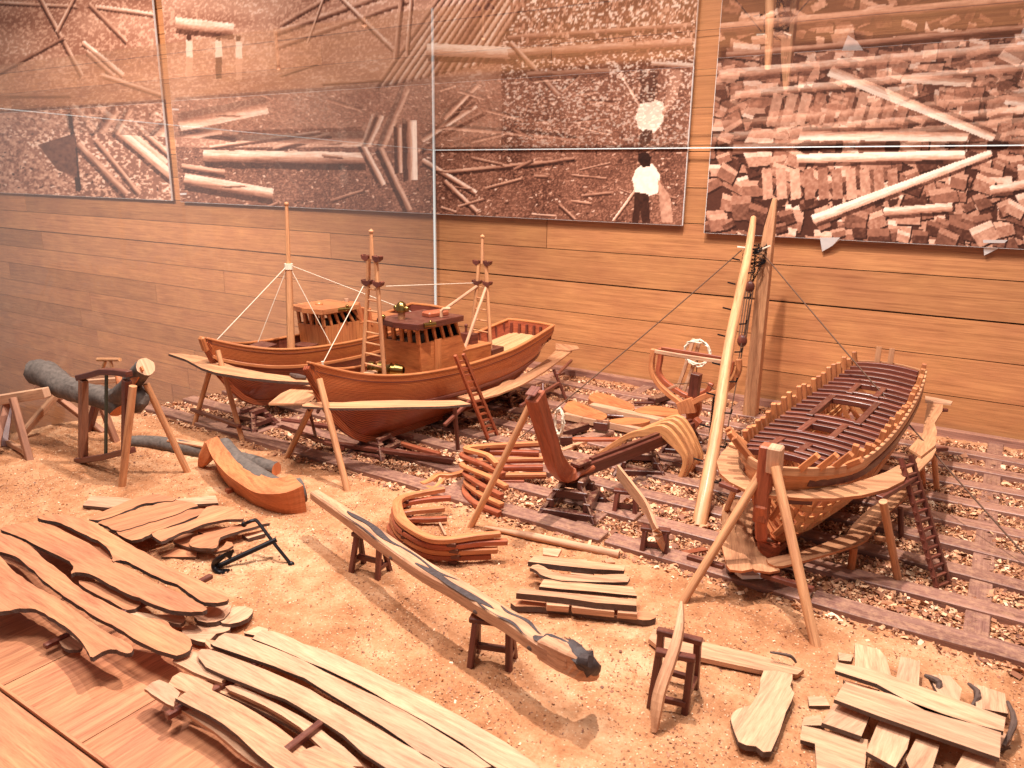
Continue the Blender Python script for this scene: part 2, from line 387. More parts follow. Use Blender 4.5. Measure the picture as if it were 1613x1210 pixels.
co = np.stack([XX, YY, HH], -1).reshape(-1, 3)
idx = np.arange(NX*NY).reshape(NY, NX)
q = np.stack([idx[:-1, :-1], idx[:-1, 1:], idx[1:, 1:], idx[1:, :-1]], -1).reshape(-1, 4)
def fast_mesh(name, co, q, mat, smooth=True, rnd=None, col=None):
    me = bpy.data.meshes.new(name); me.vertices.add(len(co)); me.vertices.foreach_set('co', co.astype(np.float32).ravel())
    me.loops.add(q.size); me.loops.foreach_set('vertex_index', q.astype(np.int32).ravel())
    me.polygons.add(len(q)); me.polygons.foreach_set('loop_start', (np.arange(len(q))*q.shape[1]).astype(np.int32))
    if smooth: me.polygons.foreach_set('use_smooth', np.ones(len(q), bool))
    if rnd is not None: a = me.attributes.new('rnd', 'FLOAT', 'POINT'); a.data.foreach_set('value', rnd.astype(np.float32))
    if col is not None: a = me.attributes.new('print', 'FLOAT_COLOR', 'POINT'); a.data.foreach_set('color', col.astype(np.float32).ravel())
    me.update(calc_edges=True); me.validate(); me.materials.append(mat)
    o = bpy.data.objects.new(name, me); SC.collection.objects.link(o); return o
m, nt, b = newmat('sawdust_ground')
geo = N(nt, 'ShaderNodeNewGeometry'); P_ = geo.outputs['Position']
def noi(sc, de=4., ro=.6, di=0.):
    n = N(nt, 'ShaderNodeTexNoise', Scale=sc, Detail=de, Roughness=ro, Distortion=di); nt.links.new(P_, n.inputs['Vector']); return n.outputs[0]
big = noi(.55, 3.); med = noi(2.6, 5., .65, .6); fin = noi(26., 6., .8); gr = noi(75., 3., .8)
f = math_(nt, 'ADD', math_(nt, 'ADD', math_(nt, 'MULTIPLY', big, .34), math_(nt, 'MULTIPLY', med, .34)), math_(nt, 'ADD', math_(nt, 'MULTIPLY', fin, .22), math_(nt, 'MULTIPLY', gr, .12)))
col = ramp(nt, f, [(.36, srgb(106, 64, 40)), (.45, srgb(164, 108, 70)), (.53, srgb(190, 134, 94)), (.66, srgb(222, 178, 138))])
vo = N(nt, 'ShaderNodeTexVoronoi', Scale=34.); nt.links.new(P_, vo.inputs['Vector'])
vs = N(nt, 'ShaderNodeSeparateColor'); nt.links.new(vo.outputs['Color'], vs.inputs[0])
fleck = math_(nt, 'MULTIPLY', math_(nt, 'GREATER_THAN', vs.outputs[0], .86), math_(nt, 'LESS_THAN', vo.outputs['Distance'], .34))
col = mixc(nt, math_(nt, 'MULTIPLY', fleck, .4), col, srgb(246, 214, 178))
dark = math_(nt, 'MULTIPLY', math_(nt, 'LESS_THAN', vs.outputs[1], .12), math_(nt, 'LESS_THAN', vo.outputs['Distance'], .3))
col = mixc(nt, math_(nt, 'MULTIPLY', dark, .6), col, srgb(92, 54, 40))
nt.links.new(col, b.inputs['Base Color']); b.inputs['Roughness'].default_value = .85; b.inputs['Specular IOR Level'].default_value = .25
bp = N(nt, 'ShaderNodeBump', Strength=.7, Distance=.02); nt.links.new(math_(nt, 'ADD', math_(nt, 'MULTIPLY', fin, .6), math_(nt, 'ADD', math_(nt, 'MULTIPLY', gr, .5), math_(nt, 'MULTIPLY', fleck, .4))), bp.inputs['Height']); nt.links.new(bp.outputs[0], b.inputs['Normal'])
M_DUST = m
o = fast_mesh('ground', co, q, M_DUST); o['kind'] = 'structure'
# plywood base boards of the display, bare in the front left corner
mb = MB()
xb = [-30., -7.85, -6.4, -4.9, -3.4, -1.9, -.4, 1.1, 4.6]
for a, b_ in zip(xb[:-1], xb[1:]):
    a2 = a; ys = 2.8
    n = 10
    if a < -20:
        ys_ = np.linspace(2.8, 17.52, n); mb.new(); mb.grid([[(xl(y)-.02, y, 0), (b_-.006, y, 0)] for y in ys_], fresh=False, flip=True)
        mb.grid([[(xl(y)-.02, y, -.5), (xl(y)-.02, y, 0)] for y in ys_], fresh=False, flip=True)
    else: mb.bar(((a2+b_)/2, ys, -.1), ((a2+b_)/2, 17.52, -.1), b_-a2-.012, .2)
o = mb.build('base_boards', M_SLAB); o['kind'] = 'structure'
mb = MB(); mb.box((-6., 2.45, -.2), (24, .62, .42)); mb.box((-6, 2.79, .02), (24, .03, .05))
o = mb.build('display_edge_rail', M_SLAB); tag(o, 'deep orange wooden front edge rail of the display base', 'edge rail', kind='structure')
# slipway --------------------------------------------------------------
slipway = thing('slipway', 'dark timber slipway grid of long rails and sleepers under the boats', 'slipway', (-5, 13, 0))
for k in range(9):
    y = 9.12+.89*k; segs = [(-15.3, 4.3)]
    if k == 0: segs = [(-15.6, -4.28), (-4.2, -1.45), (-1.42, 4.3)]
    elif k == 1: segs = [(-15.4, -9.3), (-9.1, -4.15), (-4.1, 4.3)]
    for a, c in segs:
        a = max(a, xl(y)+.1)
        n = max(3, int((c-a)/.8)); xs = np.linspace(a, c, n)
        mb = MB(); mb.sweep([(x, y+.015*math.sin(x*1.3+k), .045+.008*math.sin(x*2.1+k)) for x in xs], .3 if k else .34, .13)
        mb.build('rail', M_RAIL, slipway, bevel=.012)
for x in (.28, -2.2, -4.68, -7.1, -9.6, -12.1):
    mb = MB(); mb.bar((x+.05*random.uniform(-1, 1), 9.3, .03), (x, 17.3, .03), .26, .1); mb.build('sleeper', M_RAIL, slipway, bevel=.01)
mb = MB(); mb.box((-5.3, 17.38, .07), (19.5, .22, .2)); o = mb.build('back_edge_strip', M_RAIL); o['kind'] = 'structure'
# wood shavings ----------------------------------------------------------
def flakes(n, ylo, yhi, smin, smax, zoff, seed, curl=1., dens=None):
    R = np.random.default_rng(seed)
    x = R.uniform(-15.6, 3.2, n*3); y = R.uniform(ylo, yhi, n*3)
    ok = x > xl(y)+.05
    v = (np.stack([x, y, 0*x], -1)-CO) @ CM.T
    px = v[:, 0]/v[:, 2]*FPX+806.5; py = v[:, 1]/v[:, 2]*FPX+605
    ok &= (px > -40) & (px < 1700) & (py < 1270)
    if dens is not None: ok &= R.random(n*3) < dens(x, y)
    x = x[ok][:n]; y = y[ok][:n]; n = len(x)
    L = R.uniform(smin, smax, n)*(1+.8*(R.random(n) < .08)); Wd = L*R.uniform(.35, .8, n); c = R.uniform(-1, 1, n)*L*.35*curl
    a = R.uniform(0, 6.283, n); tilt = R.normal(0, .45, n); roll = R.normal(0, .45, n)
    loc = np.zeros((n, 6, 3))
    for i, (u, w_) in enumerate(((-.5, -.5), (0, -.5), (.5, -.5), (.5, .5), (0, .5), (-.5, .5))):
        loc[:, i, 0] = u*L; loc[:, i, 1] = w_*Wd*R.uniform(.6, 1.1, n); loc[:, i, 2] = (c if u == 0 else 0*c)
    X_, Y_, Z_ = loc[..., 0], loc[..., 1], loc[..., 2]
    ct, st = np.cos(tilt)[:, None], np.sin(tilt)[:, None]; X_, Z_ = X_*ct-Z_*st, X_*st+Z_*ct
    cr, sr = np.cos(roll)[:, None], np.sin(roll)[:, None]; Y_, Z_ = Y_*cr-Z_*sr, Y_*sr+Z_*cr
    ca, sa = np.cos(a)[:, None], np.sin(a)[:, None]; X_, Y_ = X_*ca-Y_*sa, X_*sa+Y_*ca
    z = np.maximum(gh(x, y), 0)+zoff+R.uniform(0, smax*.45, n)
    co = np.stack([X_+x[:, None], Y_+y[:, None], Z_+z[:, None]], -1).reshape(-1, 3)
    b = np.arange(n)[:, None]*6
    q = np.concatenate([b+[0, 1, 4, 5], b+[1, 2, 3, 4]], 0)
    return co, q, np.repeat(R.random(n), 6)
m, nt, b = newmat('wood_shaving')
at = N(nt, 'ShaderNodeAttribute', attribute_name='rnd')
nt.links.new(ramp(nt, at.outputs['Fac'], [(0, srgb(112, 68, 48)), (.25, srgb(150, 94, 64)), (.6, srgb(196, 136, 96)), (.9, srgb(226, 176, 132)), (1, srgb(244, 212, 176))]), b.inputs['Base Color'])
b.inputs['Roughness'].default_value = .7; M_CHIP = m
def on_rail(x, y):
    r = (y-9.12) % .89; r = np.minimum(r, .89-r); return np.where((r < .18), .035, 1.)*np.where(y < 9.0, .25, 1.)*(.35+1.1*fbm(x*1.6, y*1.6, 3, 31))
co, q, r = flakes(85000, 8.75, 17.3, .03, .085, .0, 5, 1., on_rail)
o = fast_mesh('wood_shavings', co, q, M_CHIP, False, r); tag(o, 'pale curled wood shavings heaped between the slipway rails', 'wood shavings', kind='stuff')
def dn(x, y): return np.clip((y-edge_y(x)-.2)/1.2, 0, 1)*(.1+1.3*fbm(x*1.1, y*1.1, 3, 41)**2)
co, q, r = flakes(30000, 3.8, 9.2, .006, .027, .0, 6, .6, dn)
o = fast_mesh('sawdust_crumbs', co, q, M_CHIP, False, r); tag(o, 'fine sawdust crumbs strewn over the reddish ground', 'sawdust', kind='stuff')
# ------------------------------------------------------------------ photographic prints on the wall
m, nt, b = newmat('photo_print')
at = N(nt, 'ShaderNodeAttribute', attribute_name='print'); nt.links.new(at.outputs['Color'], b.inputs['Base Color'])
b.inputs['Roughness'].default_value = .5; b.inputs['Specular IOR Level'].default_value = .15; M_PRINT = m
M_WHITE = plain('white_board_edge', srgb(225, 220, 215), .6, 0, 5, .1, 0)
PSEP = [np.array(srgb(*c)[:3]) for c in ((30, 16, 14), (86, 50, 38), (154, 102, 80), (212, 160, 132), (252, 224, 202))]
def sepia(t):
    t = np.clip(t, 0, 1)*4; i = np.clip(t.astype(int), 0, 3); f_ = (t-i)[..., None]; A = np.array(PSEP)
    return A[i]*(1-f_)+A[i+1]*f_
class Paint:
    def __init__(s, px, py): s.x = px; s.y = py; s.t = np.zeros_like(px)
    def poly(s, P, tone, n=.12, sc=.2, seed=1):
        P = np.array(P, float); bx = (s.x > P[:, 0].min()) & (s.x < P[:, 0].max()) & (s.y > P[:, 1].min()) & (s.y < P[:, 1].max())
        if not bx.any(): return
        x = s.x[bx]; y = s.y[bx]; ins = np.zeros(len(x), bool); j = len(P)-1
        for i in range(len(P)):
            c = ((P[i, 1] > y) != (P[j, 1] > y)); dy = P[j, 1]-P[i, 1]
            xx = P[i, 0]+(P[j, 0]-P[i, 0])*(y-P[i, 1])/(dy if dy else 1e-9); ins ^= c & (x < xx); j = i
        tt = s.t[bx]; tt[ins] = tone+n*2*(fbm(x[ins]*sc, y[ins]*sc, 3, seed)-.5); s.t[bx] = tt
    def log(s, p, q, w, tone=.8, shade=.35, w2=None, seed=1):
        p = np.array(p, float); q = np.array(q, float); d = q-p; L = np.hypot(*d); d = d/L; w2 = w2 or w
        x = s.x-p[0]; y = s.y-p[1]; u = x*d[0]+y*d[1]; v = -x*d[1]+y*d[0]; 
        if d[0] < 0: v = -v
        hw = (w+(w2-w)*u/L)/2*(1+.12*(fbm(u*.05, u*0+seed, 2, seed)-.5)); ins = (u > 0) & (u < L) & (abs(v) < hw)
        sh = (abs(v+hw*1.4) < hw*.6) & False
        under = (u > 3) & (u < L+2) & (v > hw) & (v < hw*1.9); s.t[under] *= .45
        vv = v/np.maximum(hw, .1)
        s.t[ins] = (tone-shade*np.clip(vv, -.3, 1)+.3*(fbm(u*.06, v*.6, 3, seed)-.5))[ins]
def prnt(name, xa, xb, zb, zt, painter, label, sub):
    pxa, pxb = pj((xa, WY, 6))[0], pj((xb, WY, 6))[0]
    n = int(abs(pxb-pxa)/1.25); pxs = np.linspace(pxa, pxb, n)
    xs = np.array([wy(p, 300, WY)[0] for p in pxs]); xs = xa+(xs-xs[0])/(xs[-1]-xs[0])*(xb-xa)
    zs = np.concatenate([np.arange(zb, 8.4, .021), np.arange(8.4, zt, .04)])
    XX, ZZ = np.meshgrid(xs, zs); Yp = WY-.16
    v = (np.stack([XX, XX*0+Yp, ZZ], -1)-CO) @ CM.T
    px = v[..., 0]/v[..., 2]*FPX+806.5; py = v[..., 1]/v[..., 2]*FPX+605
    pt = Paint(px, py); painter(pt)
    fl = .10*(fbm(px*.35, py*.35, 3, 9)-.5)
    col = sepia(pt.t+fl).reshape(-1, 3); col = np.concatenate([col, np.ones((len(col), 1))], 1)
    idx = np.arange(XX.size).reshape(XX.shape)
    q = np.stack([idx[:-1, :-1], idx[:-1, 1:], idx[1:, 1:], idx[1:, :-1]], -1).reshape(-1, 4)
    t = thing(name, label, 'photo print', ((xa+xb)/2, Yp, zb), 'photographic prints mounted on the plank wall')
    co = np.stack([XX, XX*0+Yp, ZZ], -1).reshape(-1, 3)-np.array(t.location)
    o = fast_mesh('picture', co, q, M_PRINT, False, None, col); o.parent = t
    mb = MB(); mb.box(((xa+xb)/2, Yp+.035, (zb+zt)/2), (xb-xa+.02, .06, zt-zb+.02)); mb.build('backing_board', M_WHITE, t)
    return t
def speck(p, lo, hi, cover, seed, sc=.28):
    a = fbm(p.x*sc, p.y*sc*1.3, 4, seed); c = np.clip((a-.5)*6, 0, 1)
    return lo+(hi-lo)*c*cover
def paint_mid(p):
    p.t = .2+.22*fbm(p.x*.02, p.y*.02, 3, 2)+speck(p, 0, .2, 1, 3, .5)
    up = p.y < 232
    p.t[up] = (.42+.3*fbm(p.x*.012, p.y*.03, 3, 4)+speck(p, 0, .18, 1, 6, .3))[up]
    right = up & (p.x > 790); p.t[right] = (.2+.2*fbm(p.x*.02, p.y*.05, 2, 7)+speck(p, 0, .7, 1, 8, .3))[right]
    R = random.Random(5)
    for i in range(1500):     # loose chips on the yard
        x = R.uniform(270, 1110); y = R.uniform(236, 352); a = R.uniform(0, 3.14); l = R.uniform(1.5, 5)
        dx, dy = l*math.cos(a), l*math.sin(a)*.6; p.poly([(x-dx, y-dy), (x+1, y-1.2), (x+dx, y+dy), (x-1, y+1.2)], R.choice((.4, .5, .62, .8, .15)), .05)
    for a, b_, w_, t in (((280, 196), (372, 214), 16, .7), ((372, 206), (570, 200), 8, .6), ((330, 232), (505, 208), 7, .8), ((430, 234), (520, 212), 9, .75), ((320, 246), (575, 250), 26, .82),
                      ((286, 262), (354, 272), 12, .72), ((290, 282), (430, 306), 24, .85), ((590, 180), (575, 222), 12, .8), ((568, 222), (604, 292), 12, .88), ((598, 232), (645, 332), 14, .7), ((700, 272), (855, 256), 9, .62),
                      ((665, 252), (750, 304), 10, .88), ((700, 285), (752, 334), 9, .75), ((660, 240), (740, 150), 9, .7), ((628, 196), (630, 272), 12, .75), ((648, 192), (650, 284), 21, .97),
                      ((820, 262), (905, 250), 8, .5), ((695, 212), (760, 178), 8, .7), ((880, 322), (906, 346), 6, .6)):
        p.log(a, b_, w_*.75, t*.86, .5, seed=int(a[0]))  # a few logs above the lid line paint its mirror image into the print
    for i in range(26):
        x = R.uniform(275, 1080); y = R.uniform(240, 345); a = R.uniform(-.5, .6); l = R.uniform(20, 60); p.log((x, y), (x+l*math.cos(a), y+l*math.sin(a)), R.uniform(2, 5), R.uniform(.45, .7), seed=i)
    # upper yard: long timbers
    for i in range(14): p.log((590+i*13, 140-i*3), (730+i*14, -60-i*6), 7, R.uniform(.5, .85), seed=i)
    for a, b_, w_, t in (((432, 52), (620, -14), 9, .75), ((435, 74), (640, 2), 8, .7), ((440, 40), (560, -30), 8, .7), ((535, -6), (620, 78), 7, .85), ((484, 68), (512, -10), 4, .75), ((622, 96), (634, -30), 8, .7), ((640, 90), (650, -30), 6, .8),
                      ((505, 132), (600, 126), 5, .6), ((440, 120), (500, 100), 5, .5), ((130+0, 8), (250, 30), 6, .7), ((276, 36), (368, 46), 22, .85), ((672, 78), (812, 84), 24, .96), ((800, 84), (1090, 66), 16, .72), ((800, 60), (1090, 40), 10, .6), ((804, 66), (880, 150), 8, .8), ((1026, 100), (1095, 104), 9, .95), ((830, 118), (960, 112), 12, .6)):
        p.log(a, b_, w_*.8, t*.9, seed=int(abs(a[0])))
    for x, y in ((298, 60), (344, 60), (376, 62)):       # three men
        p.poly([(x-5, y+4), (x+5, y+4), (x+6, y+30), (x-5, y+30)], .95, .05); p.poly([(x-4, y-6), (x+3, y-6), (x+3, y+4), (x-4, y+4)], .2, .05)
        p.poly([(x-5, y+30), (x+6, y+30), (x+5, y+64), (x-4, y+64)], .1 if x == 344 else .7, .05)
    for i in range(150):      # shingle stacks top right
        x = R.uniform(800, 1100); y = R.uniform(-30, 66); p.poly([(x, y), (x+4, y+1), (x+3, y+R.uniform(5, 12)), (x-1, y+7)], R.uniform(.45, .8), .08)
    # bending worker in a white shirt
    p.log((966, 348), (1002, 298), 4, .8)
    p.poly([(1001, 268), (1012, 258), (1028, 258), (1040, 276), (1036, 304), (1020, 310), (1000, 302), (996, 282)], .98, .06)
    p.poly([(1006, 242), (1018, 239), (1026, 247), (1024, 262), (1012, 264), (1005, 254)], .05, .03)
    p.poly([(1000, 302), (1022, 306), (1024, 352), (1012, 352), (1008, 330), (1006, 352), (996, 352)], .12, .05)
    p.poly([(1036, 282), (1056, 310), (1060, 350), (1042, 350), (1038, 310)], .62, .12)
def paint_right(p):
    R = random.Random(9)
    p.t = .12+.12*fbm(p.x*.03, p.y*.03, 3, 12)
    def block(x, y, s_, t, el=1.6):
        a = R.uniform(-.5, .5); w_, h_ = s_*R.uniform(.7, el), s_*R.uniform(.6, 1.1)
        c = [(-w_, -h_), (w_, -h_*R.uniform(.7, 1)), (w_, h_), (-w_*R.uniform(.7, 1), h_)]
        c = [(x+u*math.cos(a)-v*math.sin(a), y+u*math.sin(a)+v*math.cos(a)) for u, v in c]
        p.poly([(u+2, v+3) for u, v in c], .08, .03)
        p.poly(c, t, .12, .25, R.randint(1, 90)); p.poly([c[0], c[1], ((c[1][0]*2+c[2][0])/3, (c[1][1]*2+c[2][1])/3), ((c[0][0]*2+c[3][0])/3, (c[0][1]*2+c[3][1])/3)], min(1, t+.2), .08, .25, 3)
    for i in range(430):
        x = R.uniform(1105, 1640); y = R.uniform(-60, 392); block(x, y, R.uniform(8, 17), R.choice((.22, .32, .42, .5, .58, .66)))
    for y in (22, 66, 96, 128, 176, 196, 214):
        p.log((1120+R.uniform(0, 40), y+22), (1650, y-26), R.uniform(8, 18), R.uniform(.5, .75), seed=int(y))
    for i in range(120):
        x = R.uniform(1140, 1640); y = R.uniform(236, 386); block(x, y, R.uniform(10, 19), R.choice((.35, .45, .55, .62, .25)), 1.3)
    for x in range(1200, 1400, 22): p.poly([(x, 268), (x+15, 264), (x+18, 312), (x+2, 316)], R.uniform(.5, .72), .14, .2, x); p.poly([(x, 316), (x+18, 312), (x+16, 322), (x+3, 328)], .15, .03)
    p.log((1255, 250), (1520, 244), 14, .9); p.log((1392, 334), (1500, 326), 13, .8); p.log((1560, 300), (1640, 286), 14, .8)
    p.log((1280, 346), (1562, 241), 15, .92, .28, 11)
def paint_left(p):
    p.t = .38+.3*fbm(p.x*.012, p.y*.03, 3, 24)+speck(p, 0, .2, 1, 26, .3)
    R = random.Random(4); lo = p.y > 165
    p.t[lo] = (.28+.25*fbm(p.x*.02, p.y*.02, 3, 22)+speck(p, 0, .4, 1, 23, .25))[lo]
    p.poly([(-10, 190), (20, 210), (60, 250), (125, 305), (-10, 305)], .55, .35, .25, 4)
    for i in range(420):
        x = R.uniform(-10, 270); y = R.uniform(190, 305)
        if x > 125 and y < 200+.5*(x-60): continue
        a = R.uniform(0, 3.14); l = R.uniform(1.5, 5); dx, dy = l*math.cos(a), l*math.sin(a); p.poly([(x-dx, y-dy), (x+1.5, y-1.5), (x+dx, y+dy), (x-1.5, y+1.5)], R.choice((.4, .6, .75, .85, .2)), .05)
    p.poly([(106, 168), (114, 168), (128, 300), (120, 302)], .1, .04); p.poly([(60, 228), (118, 210), (122, 280), (90, 268)], .3, .08)
    for a, b_, w_, t in (((112, 166), (152, 206), 12, .7), ((152, 168), (262, 258), 12, .75), ((182, 202), (275, 280), 14, .82), ((208, 192), (275, 250), 8, .75), ((122, 226), (200, 306), 10, .6), ((150, 220), (220, 306), 7, .6),
                      ((-10, 4), (120, 10), 5, .7), ((60, -10), (130, 120), 6, .7), ((130, 66), (194, 118), 7, .8), ((136, 80), (180, 120), 6, .7), ((160, 118), (262, 152), 6, .7), ((-10, 120), (100, 60), 5, .5), ((140, 6), (200, 66), 6, .6), ((150, 10), (250, 24), 6, .75), ((-10, 150), (110, 150), 6, .5), ((120, -10), (90, 50), 5, .7)):
        p.log(a, b_, w_, t, seed=int(abs(a[0])+3))
ZB = 3.98
prnt('photo_print', wy(1113, 365, WY)[0], 2.6, 3.86, 12.6, paint_right, 'sepia print of heaped chopped wood blocks crossed by long poles', 0)
prnt('photo_print', -25.65, wy(1078, 355, WY)[0], ZB+.02, 12.6, paint_mid, 'widest sepia print of a timber yard with logs and a man in white shirt', 0)
prnt('photo_print', -41.5, -26.2, ZB+.05, 12.6, paint_left, 'sepia print at the far left showing a chip heap and diagonal logs', 0)
# white plastic wedges under the prints
def clip(px, py, lab):
    c = wy(px, py, WY-.1); mb = MB(); mb.new()
    a = mb.addv([c+V(d) for d in ((-.16, -.08, .14), (.24, -.08, .16), (.1, -.02, -.02), (-.1, .02, -.16), (-.16, .06, .1), (.24, .06, .12))])
    for f_ in ((0, 1, 2), (0, 2, 3), (3, 2, 5), (3, 5, 4), (0, 3, 4), (0, 4, 5, 1), (1, 5, 2)): mb.face([a+i for i in f_], [(0, 0)]*len(f_))
    tag(mb.build('hanging_clip', M_WHITE), lab, 'clip', 'clear clips under the prints')
clip(1304, 385, 'clear plastic clip under the print of chopped wood'); clip(291, 311, 'white plastic clip under the left corner of the widest print')
clip(1562, 390, 'small clear plastic clip under the print near its right end')
# ------------------------------------------------------------------ glass case
case = thing('glass_case', 'large clear glass display case enclosing all the models', 'glass case', (-6, 10, 0))
LZ = 5.72
def pane(name, pts, mat=M_GLASS):
    mb = MB(); mb.new(.5); a = mb.addv(pts); mb.face([a, a+1, a+2, a+3], [(0, 0), (1, 0), (1, 1), (0, 1)]); return mb.build(name, mat, case)
pane('glass_lid', [(-16.3, 2.9, LZ), (4.6, 2.9, LZ), (4.6, WY-.22, LZ), (-13.86, WY-.22, LZ)])
pane('side_pane', [(-15.98+.0, 6.2, 0), (-13.86, WY-.2, 0), (-13.86, WY-.2, LZ), (-15.98, 6.2, 6.12)], M_GLASSS)
pane('side_pane', [(-16.64, 2.8, 0), (-15.99, 6.2, 0), (-15.99, 6.2, 6.12), (-16.64, 2.8, 6.2)], M_GLASSS)
m, nt, b = newmat('glass_edge'); b.inputs['Base Color'].default_value = (.75, .85, .85, 1); b.inputs['Roughness'].default_value = .15; M_GEDGE = m
mb = MB(); mb.bar((-13.85, WY-.24, 0), (-13.85, WY-.24, LZ), .05, .05, up=(0, 1, 0)); mb.build('corner_edge', M_GEDGE, case)
mb = MB(); mb.bar((-13.85, WY-.2, LZ), (4.6, WY-.2, LZ), .04, .02); mb.build('lid_edge', M_GEDGE, case)
mb = MB(); mb.bar((-15.98, 6.2, 6.12), (-13.86, WY-.22, LZ), .03, .02); mb.build('lid_edge', M_GEDGE, case)
# ================================================================== boats
def ip(t, pts): return float(np.interp(t, [p[0] for p in pts], [p[1] for p in pts]))
def sm(pts):    # smooth a table of (s, value)
    P = spline([(a, b, 0) for a, b in pts], 5); return [(p[0], p[1]) for p in P]
class Hull:
    def __init__(s, x0, y0, k, beam, sheer, keel, L, wale=.55, full=2.3):
        s.x0, s.y0, s.k, s.L = x0, y0, k, L; s.b = sm(beam); s.zs = sm(sheer); s.zk = sm(keel); s.wale = wale; s.full = full
    def P(s, t, u, z): return V((s.x0+s.k*t+u, s.y0+t-u*s.k, z))
    def sec(s, t, q, side, off=0):
        """q 0 at the sheer .. 1 at the keel"""
        b, zs, zk = ip(t, s.b), ip(t, s.zs), ip(t, s.zk); n = 1.05+(s.full-1.05)*min(1, max(0, (t-.2)/1.9)) if t < 5 else s.full-(t-5)*.15
        u = max(.012, (b-off)*max(0, 1-q**n)**(.75)); return s.P(t, side*u, zs+(zk-zs)*q)
    def qz(s, t, z): zs, zk = ip(t, s.zs), ip(t, s.zk); return min(1, max(0, (zs-z)/max(.05, zs-zk)))
def make_hull(B, parent, mt, mlow, trim, wale_m, inner=M_RED, deck=M_DECK, deckdrop=.3, transom=True, wale_from=.28, upper=True):
    ts = [B.L*(i/40)**1.15 for i in range(41)]
    for side in (-1, 1):
        mb = MB(); mb.new(.4); rows = []
        for t in ts:
            qw = min(1, B.qz(t, ip(t, B.zs)-B.wale)); rows.append([B.sec(t, qw*j/6, side) for j in range(7)])
        mb.grid(rows, fresh=False, flip=side > 0)
        mb.build('topside_planking', mt, parent, smooth=True)
        mb = MB(); mb.new(.6); rows = []
        for t in ts:
            qw = min(1, B.qz(t, ip(t, B.zs)-B.wale)); rows.append([B.sec(t, qw+(1-qw)*j/12, side) for j in range(13)])
        mb.grid(rows, fresh=False, flip=side > 0)
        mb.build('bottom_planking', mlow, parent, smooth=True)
        mb = MB(); mb.new(.3); rows = []
        for t in ts: rows.append([B.sec(t, q_, side, .045)+V((0, 0, -.0)) for q_ in np.linspace(0, B.qz(t, ip(t, B.zs)-deckdrop-.05), 4)])
        mb.grid(rows, fresh=False, flip=side < 0); mb.build('inner_bulwark', inner, parent, smooth=True)
        mb = MB(); mb.sweep([B.sec(t, 0, side, .03)+V((0, 0, .012)) for t in ts], .085, .035); mb.build('gunwale_cap', trim, parent, bevel=.008)
        mb = MB(); tt = [t for t in ts if t > B.L*wale_from]
        mb.sweep([B.sec(t, B.qz(t, ip(t, B.zs)-B.wale), side)+V((side*.012, 0, 0)) for t in tt], .05, .07); mb.build('rubbing_strake', wale_m, parent, bevel=.012)
        mb = MB(); mb.sweep([B.sec(t, B.qz(t, ip(t, B.zs)-.2*B.wale), side)+V((side*.001, 0, 0)) for t in ts], .012, .012); mb.build('sheer_seam', M_MAHOG, parent)
    mb = MB(); mb.new(.5)
    mb.grid([[B.P(t, u*max(.01, ip(t, B.b)-.04), ip(t, B.zs)-deckdrop+.02*(1-u*u)) for u in np.linspace(-1, 1, 7)] for t in ts], fresh=False, flip=True)
    mb.build('deck', deck, parent)
    if transom:
        mb = MB(); mb.new(.45); cols = []
        for q_ in np.linspace(0, .95, 8):
            l, r = B.sec(B.L, q_, -1), B.sec(B.L, q_, 1); cols.append([l+(r-l)*f_+V((0, .1*(1-(2*f_-1)**2), 0)) for f_ in np.linspace(0, 1, 7)])
        mb.grid(cols, fresh=False); mb.build('transom', mt, parent, smooth=True, solid=.0)
        mb = MB(); l, r = B.sec(B.L, 0, -1, .0), B.sec(B.L, 0, 1, .0)
        mb.sweep([l+(r-l)*f_+V((0, .1*(1-(2*f_-1)**2)-.02, .014)) for f_ in np.linspace(0, 1, 9)], .1, .04); mb.build('stern_cap', trim, parent, bevel=.008)
        mb = MB(); l, r = B.sec(B.L-.06, 0, -1, .04), B.sec(B.L-.06, 0, 1, .04); dd = V((0, 0, -deckdrop))
        mb.grid([[a+V((0, .1*(1-(2*f_-1)**2), 0)), a+dd+V((0, .1*(1-(2*f_-1)**2), 0))] for f_ in np.linspace(0, 1, 7) for a in [l+(r-l)*f_]]); mb.build('inner_transom', inner, parent)
    # stem and keel
    pr = [(t, ip(t, B.zk)) for t in np.linspace(0, B.L*.93, 26)]
    mb = MB(); mb.sweep([B.P(t-.045*max(0, 1-t/1.2), 0, z-.03) for t, z in pr], .11, .13, up=(0, -.4, .9)); mb.build('keel', mlow, parent, bevel=.012)
def stanchions(B, parent, t0, t1, n, drop, mat):
    for side in (-1, 1):
        for t in np.linspace(t0, t1, n):
            a = B.sec(t, 0, side, .06)+V((0, 0, -.03)); mb = MB(); mb.bar(a, a+V((0, 0, -drop+.04)), .05, .04, up=(0, 1, 0)); mb.build('stanchion', mat, parent)
def line(mb, a, b, r=.008, sag=0., n=8): mb.tube([V(a)+(V(b)-V(a))*t-V((0, 0, sag*4*t*(1-t))) for t in np.linspace(0, 1, n)], r, 5)
def rung_ladder(parent, a0, a1, b0, b1, n, rr, rm, mat, f0=.08, f1=.95, square=False):
    for p, q in ((a0, a1), (b0, b1)):
        mb = MB()
        if square: mb.bar(p, q, .055, .055, up=(0, 1, .3))
        else: mb.tube([p, q], rm, 10)
        o_ = mb.build('side_rail' if square else 'mast_leg', mat, parent, smooth=False if square else 'auto')
    for i in range(n):
        f_ = f0+(f1-f0)*i/(n-1); p = V(a0)+(V(a1)-V(a0))*f_; q = V(b0)+(V(b1)-V(b0))*f_; mb = MB()
        if square: d = nrm(q-p)*.04; mb.bar(p-d, q+d, .045, .035)
        else: mb.tube([p, q], rr, 8)
        mb.build('rung', mat, parent if square else o_)
    return o_
